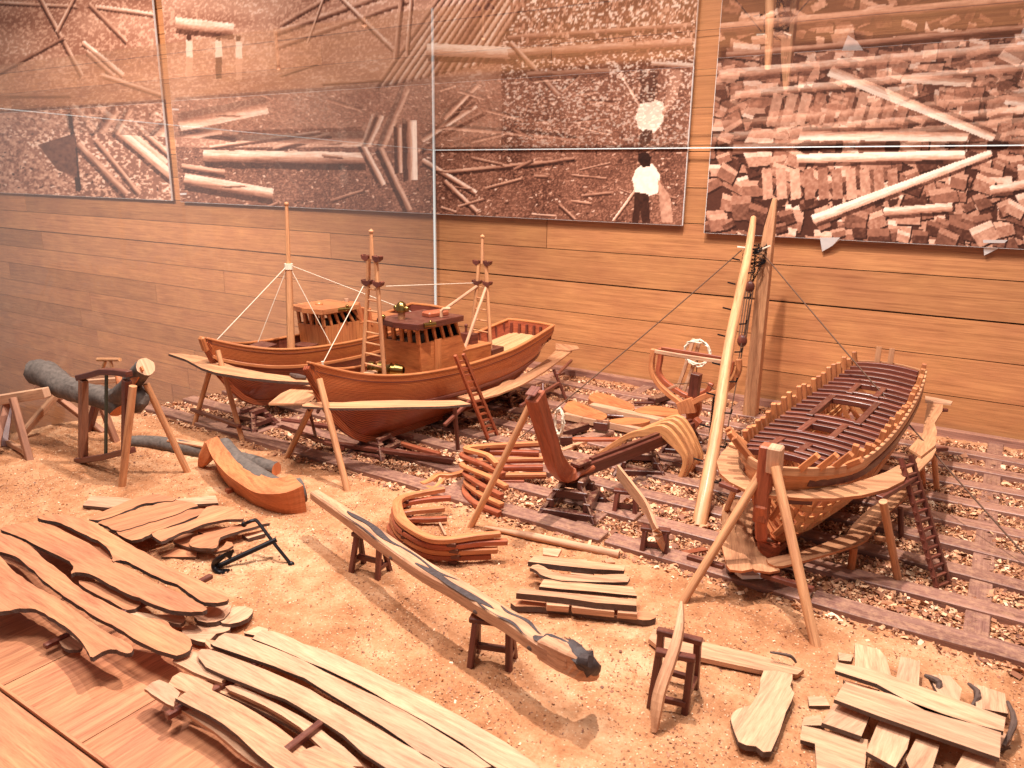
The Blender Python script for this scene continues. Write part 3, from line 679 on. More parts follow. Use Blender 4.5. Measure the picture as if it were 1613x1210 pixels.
def crib(cx, cy, base=.36, top=.1, h=.6, lab='', rz=.2, levels=4, name='keel_crib'):
    t = thing(name, lab, 'keel crib', (cx, cy, 0), 'dark stepped cribs under the hulls and keel')
    ca, sa = math.cos(rz), math.sin(rz)
    def R(x, y, z): return V((cx+x*ca-y*sa, cy+x*sa+y*ca, z))
    for l in range(levels):
        f0 = l/levels; s_ = base+(top-base)*f0; z = .05+h*(l+.5)/levels; hh = h/levels-.004
        for sg in (-1, 1):
            mb = MB(); wdt = .13*(1-.3*f0)
            if l % 2 == 0: mb.bar(R(-s_, sg*(s_-wdt/2), z), R(s_, sg*(s_-wdt/2), z), wdt, hh)
            else: mb.bar(R(sg*(s_-wdt/2), -s_, z), R(sg*(s_-wdt/2), s_, z), wdt, hh)
            mb.build('crib_block', M_CRIB, t, bevel=.012)
    for sx in (-1, 1):
        for sy in (-1, 1):
            mb = MB(); mb.bar(R(sx*(base+.02), sy*(base+.02), .05), R(sx*(top+.01), sy*(top+.01), h), .06, .09, up=(0, 1, 0)); mb.build('corner_brace', M_CRIB, t, bevel=.01)
    return t
# ---------------- front finished fishing boat
B2 = Hull(-9.5, 8.52, .058, [(0, .02), (.35, .13), (.7, .27), (1.15, .42), (1.65, .56), (2.2, .66), (2.9, .74), (3.6, .79), (4.6, .79), (5.5, .74), (6.4, .66)],
          [(0, 2.0), (.4, 1.84), (.8, 1.70), (1.3, 1.59), (2, 1.51), (3, 1.48), (4, 1.5), (5, 1.57), (6.4, 1.78)],
          [(0, 1.97), (.15, 1.55), (.35, 1.15), (.7, .72), (1.05, .45), (1.5, .33), (3, .31), (4.8, .34), (5.5, .52), (6.0, .85), (6.4, 1.15)], 6.4)
b2 = thing('fishing_boat', 'front finished wooden fishing boat with dark wheelhouse roof and two ladder masts', 'model boat', B2.P(3.2, 0, .0), 'finished model fishing boats')
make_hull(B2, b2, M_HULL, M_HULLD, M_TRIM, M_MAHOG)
stanchions(B2, b2, 4.3, 6.2, 8, .3, M_MAHOG)
for u in np.linspace(-.5, .5, 6):
    a = B2.P(6.32+.08*(1-(u/.6)**2), u, 1.72); mb = MB(); mb.bar(a, a-V((0, 0, .25)), .05, .04, up=(0, 1, 0)); mb.build('stanchion', M_MAHOG, b2)
def cabin(B, parent, s0, s1, s2, hw, zb, zr, zc, panel, roofm, slope=.06, rail_door=True):
    """wheelhouse from s0 to s1 (walls to zr) with a lower engine casing back to s2 (top zc)"""
    def Q(s, u, z): return B.P(s, u, z)
    wz0, wz1 = zr-.34, zr-.08
    # side walls with real openings
    for side in (-1, 1):
        mb = MB(); x = hw; s_top = s0-.0
        fr = lambda z: s0-.12*(z-zb)/(zr-zb)
        bk = lambda z: s1+.34*(zr-z)/(zr-zc) if z > zc else s2
        def quad(sa, sb, za, zb_, m=None):
            mb.new(.5); mb.bar(Q((sa[0]+sa[1])/2*0+sa[0], side*x, (za+zb_)/2), Q(sb[0], side*x, (za+zb_)/2), .04, zb_-za)
        # lower wall, casing, posts
        P_ = [(fr(zb), zb), (s2, zb), (s2, zc), (s1+.34, zc), (bk(wz0), wz0), (fr(wz0), wz0)]
        mb.new(.45); out = [Q(s_, side*(x+.02), z_) for s_, z_ in P_]; inn = [Q(s_, side*(x-.02), z_) for s_, z_ in P_]
        uv = [(z_, s_) for s_, z_ in P_]; a = mb.addv(out); c = mb.addv(inn); n = len(P_)
        mb.face([a+i for i in range(n)], uv); mb.face([c+i for i in range(n)][::-1], uv[::-1])
        for i in range(n): j = (i+1) % n; mb.face([a+i, a+j, c+j, c+i], [(0, 0), (.3, 0), (.3, .04), (0, .04)])
        ws = np.linspace(fr(wz0), bk(wz0), 6)
        for i in range(6):
            zt = wz1+.0; f2 = fr(wz1)+(bk(wz1)-fr(wz1))*i/5
            mb.bar(Q(ws[i], side*x, wz0-.01), Q(f2, side*x, zt), .05 if i in (0, 5) else .06, .04, up=(1, 0, 0))
        mb.bar(Q(fr(wz1)-.02, side*x, (wz1+zr)/2), Q(bk(zr)+.05, side*x, (wz1+zr)/2), .045, zr-wz1+.02)
        mb.build('side_wall', panel, parent)
        mb = MB(); mb.bar(Q(s0+.42, side*(x+.026), zb+.05), Q(s0+.42, side*(x+.026), wz0+.02), .02, .2, up=(0, 1, 0)); mb.build('door', M_TRIM, parent)
    mb = MB(); mb.bar(Q(s0-.0, 0, zb), Q(s0-.085, 0, wz0), 2*hw+.04, .04, up=(0, -1, 0)); 
    for u in np.linspace(-hw, hw, 5): mb.bar(Q(s0-.08, u, wz0), Q(s0-.11, u, wz1), .07, .045, up=(0, 1, 0))
    mb.bar(Q(s0-.11, -hw, (wz1+zr)/2), Q(s0-.11, hw, (wz1+zr)/2), .045, zr-wz1+.02); mb.build('front_wall', panel, parent)
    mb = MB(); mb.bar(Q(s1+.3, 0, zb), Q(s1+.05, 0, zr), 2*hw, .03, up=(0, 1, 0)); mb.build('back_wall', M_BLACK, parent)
    mb = MB(); mb.bar(Q(s1+.25, 0, zc), Q(s2+.02, 0, zc), 2*hw+.06, .035); mb.bar(Q(s2, 0, zb), Q(s2, 0, zc), 2*hw, .04, up=(0, 1, 0)); mb.build('engine_casing', M_TRIM, parent, bevel=.008)
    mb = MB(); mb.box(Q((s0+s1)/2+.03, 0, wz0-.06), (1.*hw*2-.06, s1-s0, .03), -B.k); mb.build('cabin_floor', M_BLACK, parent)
    # roof: slab with sloping fascia
    e = .1; A = [(s0-.2, -hw-e), (s0-.3, 0), (s0-.2, hw+e), (s1+.16, hw+e), (s1+.16, -hw-e)]
    mb = MB(); mb.prism([Q(s_, u, zr+.05) for s_, u in A], .045, axis=(1, 0, 0))
    for (sa, ua), (sb, ub) in zip(A, A[1:]+A[:1]): mb.bar(Q(sa, ua, zr+.0), Q(sb, ub, zr+.0), .03, .11)
    Q.roof = mb.build('roof', roofm, parent, bevel=.006)
    return Q
Q = cabin(B2, b2, 2.28, 3.2, 4.35, .42, 1.22, 2.36, 1.68, M_CABIN, M_MAHOG)
zr = 2.36
mb = MB(); mb.tube([Q(2.32, -.12, zr+.05), Q(2.32, -.12, zr+.18)], .07, 12); CP = mb.build('compass_post', M_DOWEL, Q.roof, smooth='auto')
c = Q(2.32, -.12, zr+.18); mb = MB(); mb.tube([c+V((0, 0, z)) for z in (0, .03, .05, .12, .17, .2, .21)], [.1, .11, .11, .1, .07, .03, .0], 16)
for sg in (-1, 1): mb.ball(c+V((sg*.13, 0, .07)), .055)
mb.build('compass', M_BRASS, Q.roof, smooth=True)
c = Q(3.0, .12, zr+.09); mb = MB(); mb.box(c, (.5, .26, .12), 1.35); mb.build('roof_locker', M_RED, Q.roof, bevel=.03)
mb = MB(); c = Q(2.9, .36, zr+.06); mb.tube([c, c+V((0, 0, .12)), c+V((.04, .02, .16)), c+V((.16, .08, .17))], .03, 8); mb.build('vent_pipe', M_PALE, Q.roof, smooth='auto')
mb = MB(); c = Q(2.22, .53, zr+.02); mb.tube([c, c+V((.08, .24, 0))], .045, 10); mb.ball(c+V((.05, .14, .05)), .03); mb.build('horn', M_BRASS, Q.roof, smooth='auto')
c = Q(2.02, -.3, zr+.06); mb = MB(); mb.ball(c+V((0, 0, .05)), .045); mb.tube([c, c+V((0, 0, .04))], .02, 8); mb.build('roof_light', M_BRASS, Q.roof, smooth=True)
# winch
c = Q(1.75, -.02, 1.56); ax = nrm(V((.93, .36, 0))); mb = MB()
mb.tube([c+ax*d for d in (-.3, -.29, -.2, -.19, -.12, -.11, -.02, -.01, .05, .12, .13, .2, .21, .36, .37)], [.13, .135, .12, .09, .09, .14, .14, .085, .085, .13, .1, .09, .12, .085, .06], 18, cap=False)
mb.tube([c-ax*.24, c-ax*.2], .1, 14); mb.build('winch_drum', M_BRASS, b2, smooth='auto')
mb = MB(); mb.bar(c-V((0, 0, .32)), c-V((0, 0, .08)), .1, .2, up=(0, 1, 0)); mb.build('winch_stand', M_TRIM, b2)
# forward hatch
mb = MB(); mb.box(Q(1.25, -.03, 1.42), (.34, .42, .12), .1); HC = mb.build('hatch_coaming', M_TRIM, b2, bevel=.01)
mb = MB(); mb.box(Q(1.22, -.03, 1.5), (.4, .48, .03), .1); mb.build('hatch_lid', M_MAHOG, HC, bevel=.006)
mb = MB(); mb.box(Q(1.5, -.12, 1.53), (.2, .22, .03), .3); mb.build('hatch_board', M_PALE, b2)
mb = MB(); mb.box(Q(4.72, .2, 1.38), (.3, .42, .26), -.05); mb.build('aft_locker', M_MAHOG, b2, bevel=.01)
mb = MB(); mb.box(Q(4.05, .1, 1.8), (.22, .32, .22), 1.45); mb.tube([Q(4.05, .02, 1.9), Q(4.05, .02, 2.02)], .03, 8); mb.ball(Q(4.05, .02, 2.05), .04); mb.build('engine_skylight', M_MAHOG, b2, bevel=.03)
# masts
def crosstree(B, parent, s, z, half, mat=M_MAHOG):
    for du in (-.14, .14):
        mb = MB(); c = B.P(s, du, z); mb.sweep([c+V((-half*.6, 0, .06)), c+V((-half*.45, 0, .02)), c, c+V((half*.45, 0, .02)), c+V((half*.6, 0, .06))], .1, [.03, .06, .1, .06, .03]); mb.build('crosstree', mat, parent)
def ladder_mast(B, parent, s, zb, z1, z2, zt, w0, w1, rungs, foot_l=None):
    a0, a1 = B.P(s-.12, -w0, zb+.05), B.P(s, -w1, z1); b0, b1 = B.P(s, w0, zb), B.P(s, w1, z1)
    parent = rung_ladder(parent, a0, a1, b0, b1, rungs, .018, .04, M_DOWEL, .22, .95)
    for sg in (-1, 1):
        mb = MB(); mb.tube([B.P(s, sg*w1, z1), B.P(s, sg*w1*.75, z2)], .042, 10); mb.build('upper_mast_leg', M_DOWEL, parent, smooth='auto')
    crosstree(B, parent, s, z1, .16); crosstree(B, parent, s, z2, .13)
    mb = MB(); mb.tube([B.P(s, 0, z2), B.P(s, 0, zt)], [.042, .03], 10); mb.tube([B.P(s, 0, zt), B.P(s, 0, zt+.02), B.P(s, 0, zt+.06)], [.045, .045, .0], 10); mb.build('topmast', M_DOWEL, parent, smooth='auto')
mA = ladder_mast(B2, b2, 1.5, 1.25, 3.16, 3.6, 4.06, .24, .12, 8)
mB_ = ladder_mast(B2, b2, 4.6, 1.25, 2.86, 3.28, 3.82, .26, .13, 6)
for u in (-.3, .3):
    mb = MB(); mb.tube([B2.P(3.7 if u > 0 else 3.3, u*.9, 1.66 if u > 0 else 2.25), B2.P(4.58, u*.4, 2.8)], .032, 8); mb.build('mast_strut', M_PALE, b2, smooth='auto')
mb = MB(); line(mb, B2.P(1.5, -.2, 3.16), B2.P(.32, -.05, 1.9), .008); line(mb, B2.P(1.55, .28, 3.14), B2.P(4.55, -.2, 2.86), .007)
mb.tube([B2.P(.34, -.05, 1.82), B2.P(.33, -.05, 1.96)], .02, 6); mb.build('stay_line', M_STR, b2)
mb = MB(); mb.tube([B2.P(.34, -.06, 1.8), B2.P(.33, -.06, 1.9)], .025, 6); mb.build('bow_cleat', M_IRON, b2)
# ---------------- rear finished fishing boat
B1 = Hull(-12.72, 8.9, .055, [(0, .02), (.35, .16), (.7, .32), (1.15, .5), (1.7, .64), (2.3, .72), (3, .78), (4, .8), (5, .76), (6.3, .62)],
          [(0, 1.95), (.4, 1.8), (.8, 1.68), (1.3, 1.58), (2, 1.52), (3, 1.5), (4, 1.53), (5, 1.6), (6.3, 1.8)],
          [(0, 1.9), (.12, 1.5), (.3, 1.15), (.6, .75), (.9, .52), (1.4, .42), (3, .4), (4.8, .42), (5.5, .6), (6.0, .9), (6.3, 1.15)], 6.3, wale=.36)
b1 = thing('fishing_boat', 'rear finished wooden fishing boat with one tall pole mast and tan wheelhouse', 'model boat', B1.P(3.2, 0, .0), 'finished model fishing boats')
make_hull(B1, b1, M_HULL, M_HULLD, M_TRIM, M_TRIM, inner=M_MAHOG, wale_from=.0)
Q1 = cabin(B1, b1, 2.62, 3.3, 4.9, .4, 1.22, 2.2, 1.8, M_TRIM, M_FRAME)
mb = MB(); mb.bar(Q1(3.75, .05, 1.75), Q1(3.6, .05, 2.22), .5, .16, up=(0, 1, 0)); mb.bar(Q1(3.9, .3, 1.7), Q1(3.85, .3, 2.1), .3, .05, up=(0, 1, 0)); mb.build('funnel_casing', M_ORANGE, b1, bevel=.01)
mb = MB(); mb.tube([Q1(3.6, -.05, 2.15), Q1(3.6, -.05, 2.3)], .05, 8); mb.build('exhaust_pipe', M_PALE, b1)
mb = MB(); c = Q1(2.85, .5, 2.2); mb.tube([c, c+V((.12, .3, 0))], .04, 10); mb.ball(c+V((.09, .2, .06)), .04); mb.build('horn', M_BRASS, Q1.roof, smooth='auto')
mb = MB(); mb.ball(Q1(2.85, -.1, 2.25), .09, sq=(1, 1, .8)); mb.build('roof_dome', M_TRIM, Q1.roof, smooth=True)
mb = MB(); mb.tube([Q1(1.95, 0, 1.22), Q1(2.02, 0, 3.2)], [.085, .07], 14); mb.tube([Q1(2.02, 0, 3.2), Q1(2.06, 0, 4.38)], [.05, .035], 12); mb.ball(Q1(2.06, 0, 4.42), .05); mb.build('mast', M_DOWEL, b1, smooth='auto')
tp = Q1(2.02, 0, 3.2); mb = MB(); line(mb, tp, Q1(.22, -.03, 1.86), .009); line(mb, tp, Q1(1.5, -.5, 1.56), .008); line(mb, tp, Q1(2.5, .62, 1.53), .008); line(mb, tp, B2.P(3.3, -.45, 2.28), .006)
mb.tube([tp-V((0, 0, .1)), tp+V((0, 0, .02))], .09, 8); mb.build('stay_line', M_STR, b1)
# curved companionway with a port
mb = MB(); mb.new(); A = [(.0, 0), (.0, .2), (.1, .3), (.3, .33), (.42, .33), (.46, 0)]
for sg in (-1,):
    mb.sweep([Q1(.95+a, 0, 1.3+z) for a, z in spline([(.0, .0, 0), (.06, .2, 0), (.22, .3, 0), (.5, .33, 0)], 4) for _ in (0,)] if False else [Q1(.8+p[0], 0, 1.28+p[1]) for p in spline([(0, 0, 0), (.08, .2, 0), (.25, .3, 0), (.55, .33, 0)], 4)], .46, .03, up=(0, 0, 1))
pr = [Q1(.8+p[0], .23, 1.28+p[1]) for p in spline([(0, 0, 0), (.08, .2, 0), (.25, .3, 0), (.55, .33, 0)], 4)]+[Q1(1.35, .23, 1.25)]
mb.new(); a = mb.addv(pr); mb.face([a+i for i in range(len(pr))], [(p[1]-9, p[2]) for p in pr]); b_ = mb.addv([p-V((.46, 0, 0)) for p in pr]); mb.face([b_+i for i in range(len(pr))][::-1], [(p[1]-9, p[2]) for p in pr])
mb.build('companionway', M_TRIM, b1)
mb = MB(); mb.bar(Q1(1.02, 0, 1.58), Q1(1.42, 0, 1.63), .5, .03); mb.build('companionway_lid', M_MAHOG, b1)
mb = MB(); c = Q1(1.16, .24, 1.42); mb.tube([c, c+V((.03, 0, 0))], .08, 14); mb.build('porthole', M_BRASS, b1, smooth='auto')
mb = MB(); mb.box(Q1(2.25, .1, 1.42), (.45, .34, .14), .2); mb.build('hatch_lid', M_MAHOG, b1, bevel=.01)
mb = MB(); mb.bar(B1.P(-.02, 0, 1.7), B1.P(-.1, 0, 2.0), .14, .1, up=(0, 1, 0)); mb.build('stem_head', M_TRIM, b1, bevel=.03)
# ---------------- framed hull (right)
B3 = Hull(-2.12, 9.05, .085, [(0, .04), (.3, .36), (.7, .6), (1.2, .74), (2, .81), (3, .82), (4.2, .78), (5.3, .70), (6.1, .6)],
          [(0, 1.62), (.6, 1.56), (1.4, 1.5), (2.5, 1.5), (3.6, 1.54), (5, 1.64), (6.1, 1.78)],
          [(0, 1.5), (.2, 1.0), (.45, .6), (.75, .38), (1.2, .3), (3, .28), (4.6, .3), (5.3, .45), (5.8, .8), (6.1, 1.0)], 6.1, full=2.0)
b3 = thing('framed_hull', 'unfinished boat with open frames and dark deck beams on the right', 'unfinished boat', B3.P(3, 0, 0))
ts = np.linspace(.28, 6.05, 27)
for t in ts:
    for side in (-1, 1):
        zs = ip(t, B3.zs); ext = .13+.16*random.random() if t > .8 else .26
        q0 = [B3.sec(t, q_, side, .05) for q_ in np.linspace(0, .97, 12)]
        top = q0[0]+V((side*.035, -.04 if t > 1 else -.18*0-.05, ext)) if t > 1. else q0[0]+V((side*.22, -.1+(.0), ext+.02))
        mb = MB(); mb.sweep([top]+q0, [.075]+[.075]*12, [.07]+[.09]*12, up=(0, 1, 0)); mb.build('frame', M_FRAME, b3, bevel=.006)
for i, t in enumerate(np.linspace(.7, 5.98, 23)):
    zs = ip(t, B3.zs); hb = ip(t, B3.b)-.1; mb = MB()
    spans = [(-1, 1)]
    if i in (1,): spans = [(-1, -.35), (.05, 1)]
    if i in (6,): spans = [(-1, -.3), (.3, 1)]
    if i in (10, 11, 12): spans = [(-1, -.42), (.42, 1)]
    if i in (16,): spans = [(-1, -.2), (.35, 1)]
    for a, c in spans: mb = MB(); mb.sweep([B3.P(t, u*hb, zs+.0+.05*(1-u*u)) for u in np.linspace(a, c, 6)], .1, .085); mb.build('deck_beam', M_MAHOG, b3, bevel=.006)
for (sa, sb, us) in ((.95, 1.45, (-.3, .08)), (1.9, 2.6, (-.22, .22)), (2.75, 3.95, (-.34, .34)), (4.2, 4.75, (-.16, .24))):
    for u in us:
        mb = MB(); mb.bar(B3.P(sa, u, ip(sa, B3.zs)+.05), B3.P(sb, u, ip(sb, B3.zs)+.05), .1, .085); mb.build('carling', M_MAHOG, b3, bevel=.006)
for side in (-1, 1):
    tt = np.linspace(.0, 6.1, 34)
    mb = MB(); mb.sweep([B3.sec(t, 0, side)+V((side*.012, 0, .0)) for t in tt], .05, .11); mb.build('sheer_strake', M_PLAT, b3, bevel=.006)
    mb = MB(); mb.sweep([B3.sec(t, B3.qz(t, ip(t, B3.zs)-.15), side)+V((side*.02, 0, 0)) for t in tt[2:]], .05, .1); mb.build('wale', M_MAHOG, b3, bevel=.01)
    mb = MB(); rows = [[B3.sec(t, q_, side) for q_ in np.linspace(0, B3.qz(t, ip(t, B3.zs)-.32*max(.1, 1-t/2.1)), 5)] for t in np.linspace(0, 2.0, 14)]
    mb.grid(rows, flip=side > 0); mb.build('bow_planking', M_TRIM, b3, solid=.03)
    for q_ in (.52, .66, .8):
        mb = MB(); mb.sweep([B3.sec(t, q_, side)+V((side*.01, 0, 0)) for t in np.linspace(.35, 5.6, 24)], .025, .09, up=(0, 0, 1)); mb.build('ribband', M_YEL, b3)
    mb = MB(); mb.grid([[B3.sec(t, q_, side) for q_ in np.linspace(.84, 1, 4)] for t in np.linspace(.55, 5.6, 20)], flip=side > 0); mb.build('garboard', M_ORANGE, b3, solid=.03)
mb = MB(); mb.bar(B3.P(-.02, 0, .95), B3.P(-.04, 0, 1.95), .17, .2, up=(0, 1, 0)); mb.sweep([B3.P(-.02, 0, 1.2), B3.P(0.05, 0, .75), B3.P(.3, 0, .38), B3.P(.62, 0, .25)], .15, .26, up=(0, -.5, 1)); mb.build('stem', M_RED, b3, bevel=.02)
mb = MB(); mb.bar(B3.P(-.04, .1, 1.62), B3.P(-.06, .1, 1.96), .17, .19, up=(0, 1, 0)); mb.build('stem_block', M_PALE, b3, bevel=.02)
mb = MB(); mb.bar(B3.P(.5, 0, .24), B3.P(5.9, 0, .26), .14, .16); mb.build('keel', M_RED, b3, bevel=.01)
mb = MB(); 
for u in (-.2, .02): mb.bar(B3.P(6.1, u, 1.5), B3.P(6.12, u, 2.12), .09, .05, up=(0, 1, 0))
mb.build('stern_timber', M_PLAT, b3)
mb = MB(); mb.sweep([B3.P(6.1+.06*(1-(u/.6)**2), u, 1.75+.05*(1-(u/.6)**2)) for u in np.linspace(-.6, .6, 7)], .05, .1); mb.build('transom_beam', M_PLAT, b3)
for s_ in (.5, .3): pass
mb = MB()
for dz, du in ((0, 0), (.06, .05)):
    for side in (-1, 1): mb.sweep([B3.sec(t, .42+dz, side, .12) for t in np.linspace(1.8, 5.2, 16)], .03, .12)
mb.build('bilge_stringer', M_YEL, b3)
# ---------------- scaffolds round the hulls
def scaffold(name, label, planks, legs, bars, loc):
    t = thing(name, label, 'scaffold', loc, 'plank scaffolds round the hulls')
    for P_, w_, m_ in planks: mb = MB(); mb.sweep(spline(P_, 5), w_, .035, mtop=0); mb.build('scaffold_plank', m_, t)
    for a, b_, r, m_ in legs: mb = MB(); mb.tube([a, b_], r, 10); mb.build('pole_leg', m_, t, smooth='auto')
    for a, b_, w_, m_ in bars: mb = MB(); mb.bar(a, b_, w_, .06); mb.build('crossbar', m_, t, bevel=.006)
    return t
def outl(px, z, n=4, closed=True): return [g(p[0], p[1], z) for p in (spline([(a, b, 0) for a, b in px], n, closed) if n > 1 else px)]
# front boat
t = scaffold('plank_scaffold', 'plank scaffold on poles round the front finished boat', [], 
    [(g(450, 725), wx(508, 605, -9.65), .055, M_DOWEL), (g(548, 776), wx(503, 597, -9.35), .055, M_DOWEL), (g(893, 632), wx(872, 582, -8.55), .035, M_MAHOG), (g(722, 716), g(716, 640, 1.0), .04, M_MAHOG), (g(860, 690), g(855, 605, .9), .035, M_MAHOG), (g(500, 700), g(487, 645, 1.05), .03, M_MAHOG)],
    [(g(443, 672, .45), g(540, 707, .5), .07, M_MAHOG), (g(878, 590, .82), g(900, 568, .84), .06, M_MAHOG), (g(820, 640, .9), g(880, 604, .95), .06, M_MAHOG), (g(700, 670, .7), g(740, 632, .98), .06, M_MAHOG)], g(560, 700))
sl = Z(420, 480, 6.72)
mb = MB(); mb.prism(outl(sl((20, 1045), (150, 940), (280, 880), (440, 850), (560, 835), (600, 880), (560, 920), (430, 930), (520, 960), (470, 1030), (380, 1045), (200, 1045)), 1.3, 1), .035); mb.build('scaffold_plank', M_PLAT, t)
mb = MB(); mb.prism(outl(sl((375, 1060), (520, 1000), (560, 1010), (640, 1030), (800, 1035), (1000, 1020), (1400, 1010), (1700, 1015), (2040, 1010), (2165, 1052), (1900, 1075), (1400, 1085), (1000, 1095), (700, 1095), (380, 1075)), 1.3, 1), .04, mside=1); mb.build('scaffold_plank', [M_PLAT, M_BARKD], t)
sl = Z(600, 470, 5.377)
mb = MB(); mb.prism(outl(sl((600, 820), (700, 800), (860, 790), (1000, 740), (1050, 695), (1130, 690), (1250, 620), (1400, 520), (1480, 440), (1620, 445), (1560, 490), (1400, 610), (1200, 730), (1000, 810), (840, 850), (780, 865)), .88, 1), .035); mb.build('scaffold_plank', M_PLAT, t)
mb = MB(); mb.prism(outl(sl((1480, 380), (1660, 400), (1685, 425), (1600, 442), (1480, 430)), .92, 1), .03); mb.build('scaffold_plank', M_PLAT, t)
# rear boat
t = scaffold('plank_scaffold', 'rough bark edged plank scaffold at the bow of the rear finished boat', [],
    [(g(305, 672), wx(333, 575, -13.), .05, M_DOWEL), (g(383, 698), wx(343, 552, -12.5), .05, M_DOWEL)], [(g(302, 645, .35), g(378, 672, .35), .08, M_MAHOG), (g(500, 650, .5), g(525, 600, 1.3), .05, M_MAHOG)], g(340, 680))
mb = MB(); mb.prism(outl([(265, 557), (285, 557), (310, 560), (340, 567), (370, 578), (420, 588), (470, 594), (500, 598), (496, 590), (440, 583), (500, 602), (440, 597), (390, 593), (340, 585), (318, 580), (292, 566)], 1.45, 1)[:8]+outl([(500, 603), (440, 600), (390, 595), (340, 587), (318, 580), (292, 566)], 1.45, 1), .05, mside=1); mb.build('scaffold_plank', [M_PLAT, M_BARKD], t)
mb = MB(); mb.tube([g(458, 590, 1.49), g(470, 594, 1.49), g(482, 595, 1.49)], [.03, .06, .03], 8); mb.build('loose_stick', M_BARKD, t)
# framed hull: upper ring
UZ = 1.34; sl = Z(1060, 560, 3.226)
t = scaffold('plank_scaffold', 'curved plank ring on poles round the bow of the framed hull', [],
    [(g(1073, 952), wx(1204, 737, -2.15), .055, M_DOWEL), (g(1286, 1022), wx(1221, 735, -1.98), .06, M_DOWEL), (g(1416, 922), g(1391, 790, 1.3), .05, M_DOWEL), (g(1476, 776), g(1470, 705, 1.12), .045, M_DOWEL), (g(1339, 905), g(1345, 862, .45), .05, M_ORANGE), (g(1455, 770), g(1452, 728, 1.1), .04, M_ORANGE), (g(1138, 820), g(1158, 768, 1.3), .04, M_DOWEL)],
    [(g(1083, 877, .45), g(1140, 893, .48), .07, M_MAHOG), (g(1200, 905, .35), g(1281, 929, .45), .08, M_MAHOG), (g(1135, 762, 1.28), g(1165, 773, 1.28), .09, M_MAHOG), (g(1230, 788, 1.27), g(1278, 790, 1.27), .1, M_MAHOG), (g(1385, 785, 1.27), g(1440, 752, 1.28), .09, M_MAHOG), (g(1455, 708, 1.1), g(1492, 707, 1.1), .07, M_MAHOG), (g(1470, 646, 1.1), g(1492, 646, 1.1), .07, M_MAHOG), (g(1378, 847, .45), g(1409, 852, .5), .06, M_DOWEL)], g(1280, 900))
sq = Z(1110, 660, 5.04)
ring_o = sq((190, 215), (130, 270), (95, 340), (120, 430), (200, 500), (330, 565), (540, 610), (800, 630), (1030, 630), (1250, 605), (1450, 555), (1580, 490), (1620, 420))
ring_i = sq((1540, 365), (1440, 420), (1300, 470), (1150, 515), (900, 545), (700, 540), (540, 535), (420, 500), (330, 450), (290, 370), (310, 280), (300, 225))
mb = MB(); mb.prism(outl(ring_o+ring_i, UZ, 1), .04, mside=1); mb.build('scaffold_plank', [M_PLAT, M_ORANGE], t)
for px in (((1550, 420), (1610, 430), (1730, 400), (1800, 330), (1820, 300)),):
    pass
s8 = Z(1213, 560, 4.0325)
mb = MB(); mb.prism(outl(s8((700, 870), (820, 760), (900, 690), (1010, 560), (1050, 560), (1055, 600), (1030, 650), (960, 720), (860, 830), (770, 870)), 1.15, 1), .035); mb.build('scaffold_plank', M_PLAT, t)
mb = MB(); mb.prism(outl(s8((880, 590), (970, 490), (1000, 290), (1100, 300), (1095, 350), (1045, 430), (1060, 480), (1050, 570), (960, 640)), 1.19, 1), .035); mb.build('scaffold_plank', M_PLAT, t)
mb = MB(); mb.prism(outl(s8((985, 255), (1160, 290), (1150, 308), (985, 290)), 1.22, 1), .03); mb.build('scaffold_plank', M_PALE, t)
mb = MB(); mb.prism(outl(sq((190, 200), (240, 160), (300, 165), (310, 215), (250, 222)), UZ+.04, 1), .03); mb.build('scaffold_plank', M_PLAT, t)
# lower ring
t = scaffold('plank_scaffold', 'lower curved planks near the ground under the framed hull', [], [(g(1150, 905, 0), g(1150, 888, .4), .05, M_MAHOG), (g(1225, 915, 0), g(1225, 898, .4), .05, M_MAHOG), (g(1420, 850, 0), g(1418, 800, .5), .04, M_MAHOG)], [], g(1200, 890))
for P_, m_ in ((((150, 680), (250, 640), (330, 660), (250, 780), (245, 900), (300, 1040), (380, 1190), (200, 1195), (160, 1100), (130, 960), (140, 800)), M_PLAT),
               (((330, 655), (480, 660), (420, 760), (380, 850), (390, 960), (440, 1060), (600, 1200), (400, 1200), (300, 1080), (245, 930), (260, 780)), M_PLAT),
               (((490, 1110), (700, 1065), (950, 985), (1130, 920), (1290, 900), (1300, 950), (1180, 1010), (950, 1080), (700, 1150), (560, 1170)), M_PLAT),
               (((1130, 915), (1250, 760), (1400, 650), (1613, 540), (1640, 590), (1450, 750), (1370, 850), (1290, 950)), M_PLAT)):
    mb = MB(); mb.prism(outl(sq(*P_), .46+random.uniform(-.03, .03), 2), .03, mside=1); mb.build('scaffold_plank', [m_, M_ORANGE], t)
mb = MB(); mb.prism(outl(sq((240, 1200), (330, 1195), (520, 1215), (460, 1240), (300, 1245)), .2, 1), .05); mb.build('stone_slab', M_WHITE, t)
# ladders
def ladder(label, a0, a1, b0, b1, n, mat):
    t = thing('ladder', label, 'ladder', (V(a0)+V(b0))/2, 'ladders leaning on hulls'); rung_ladder(t, a0, a1, b0, b1, n, .02, .03, mat, .04, .93, True); return t
top = wx(722, 561, -8.52)
ladder('orange square runged ladder leaning on the front finished boat', g(771, 697), g(717, 560, 1.9), g(786, 692), g(730, 558, 1.9), 13, M_RED)
ladder('dark runged ladder leaning on the side of the framed hull', g(1478, 933), g(1419, 722, 1.55), g(1497, 925), g(1435, 717, 1.55), 14, M_MAHOG)
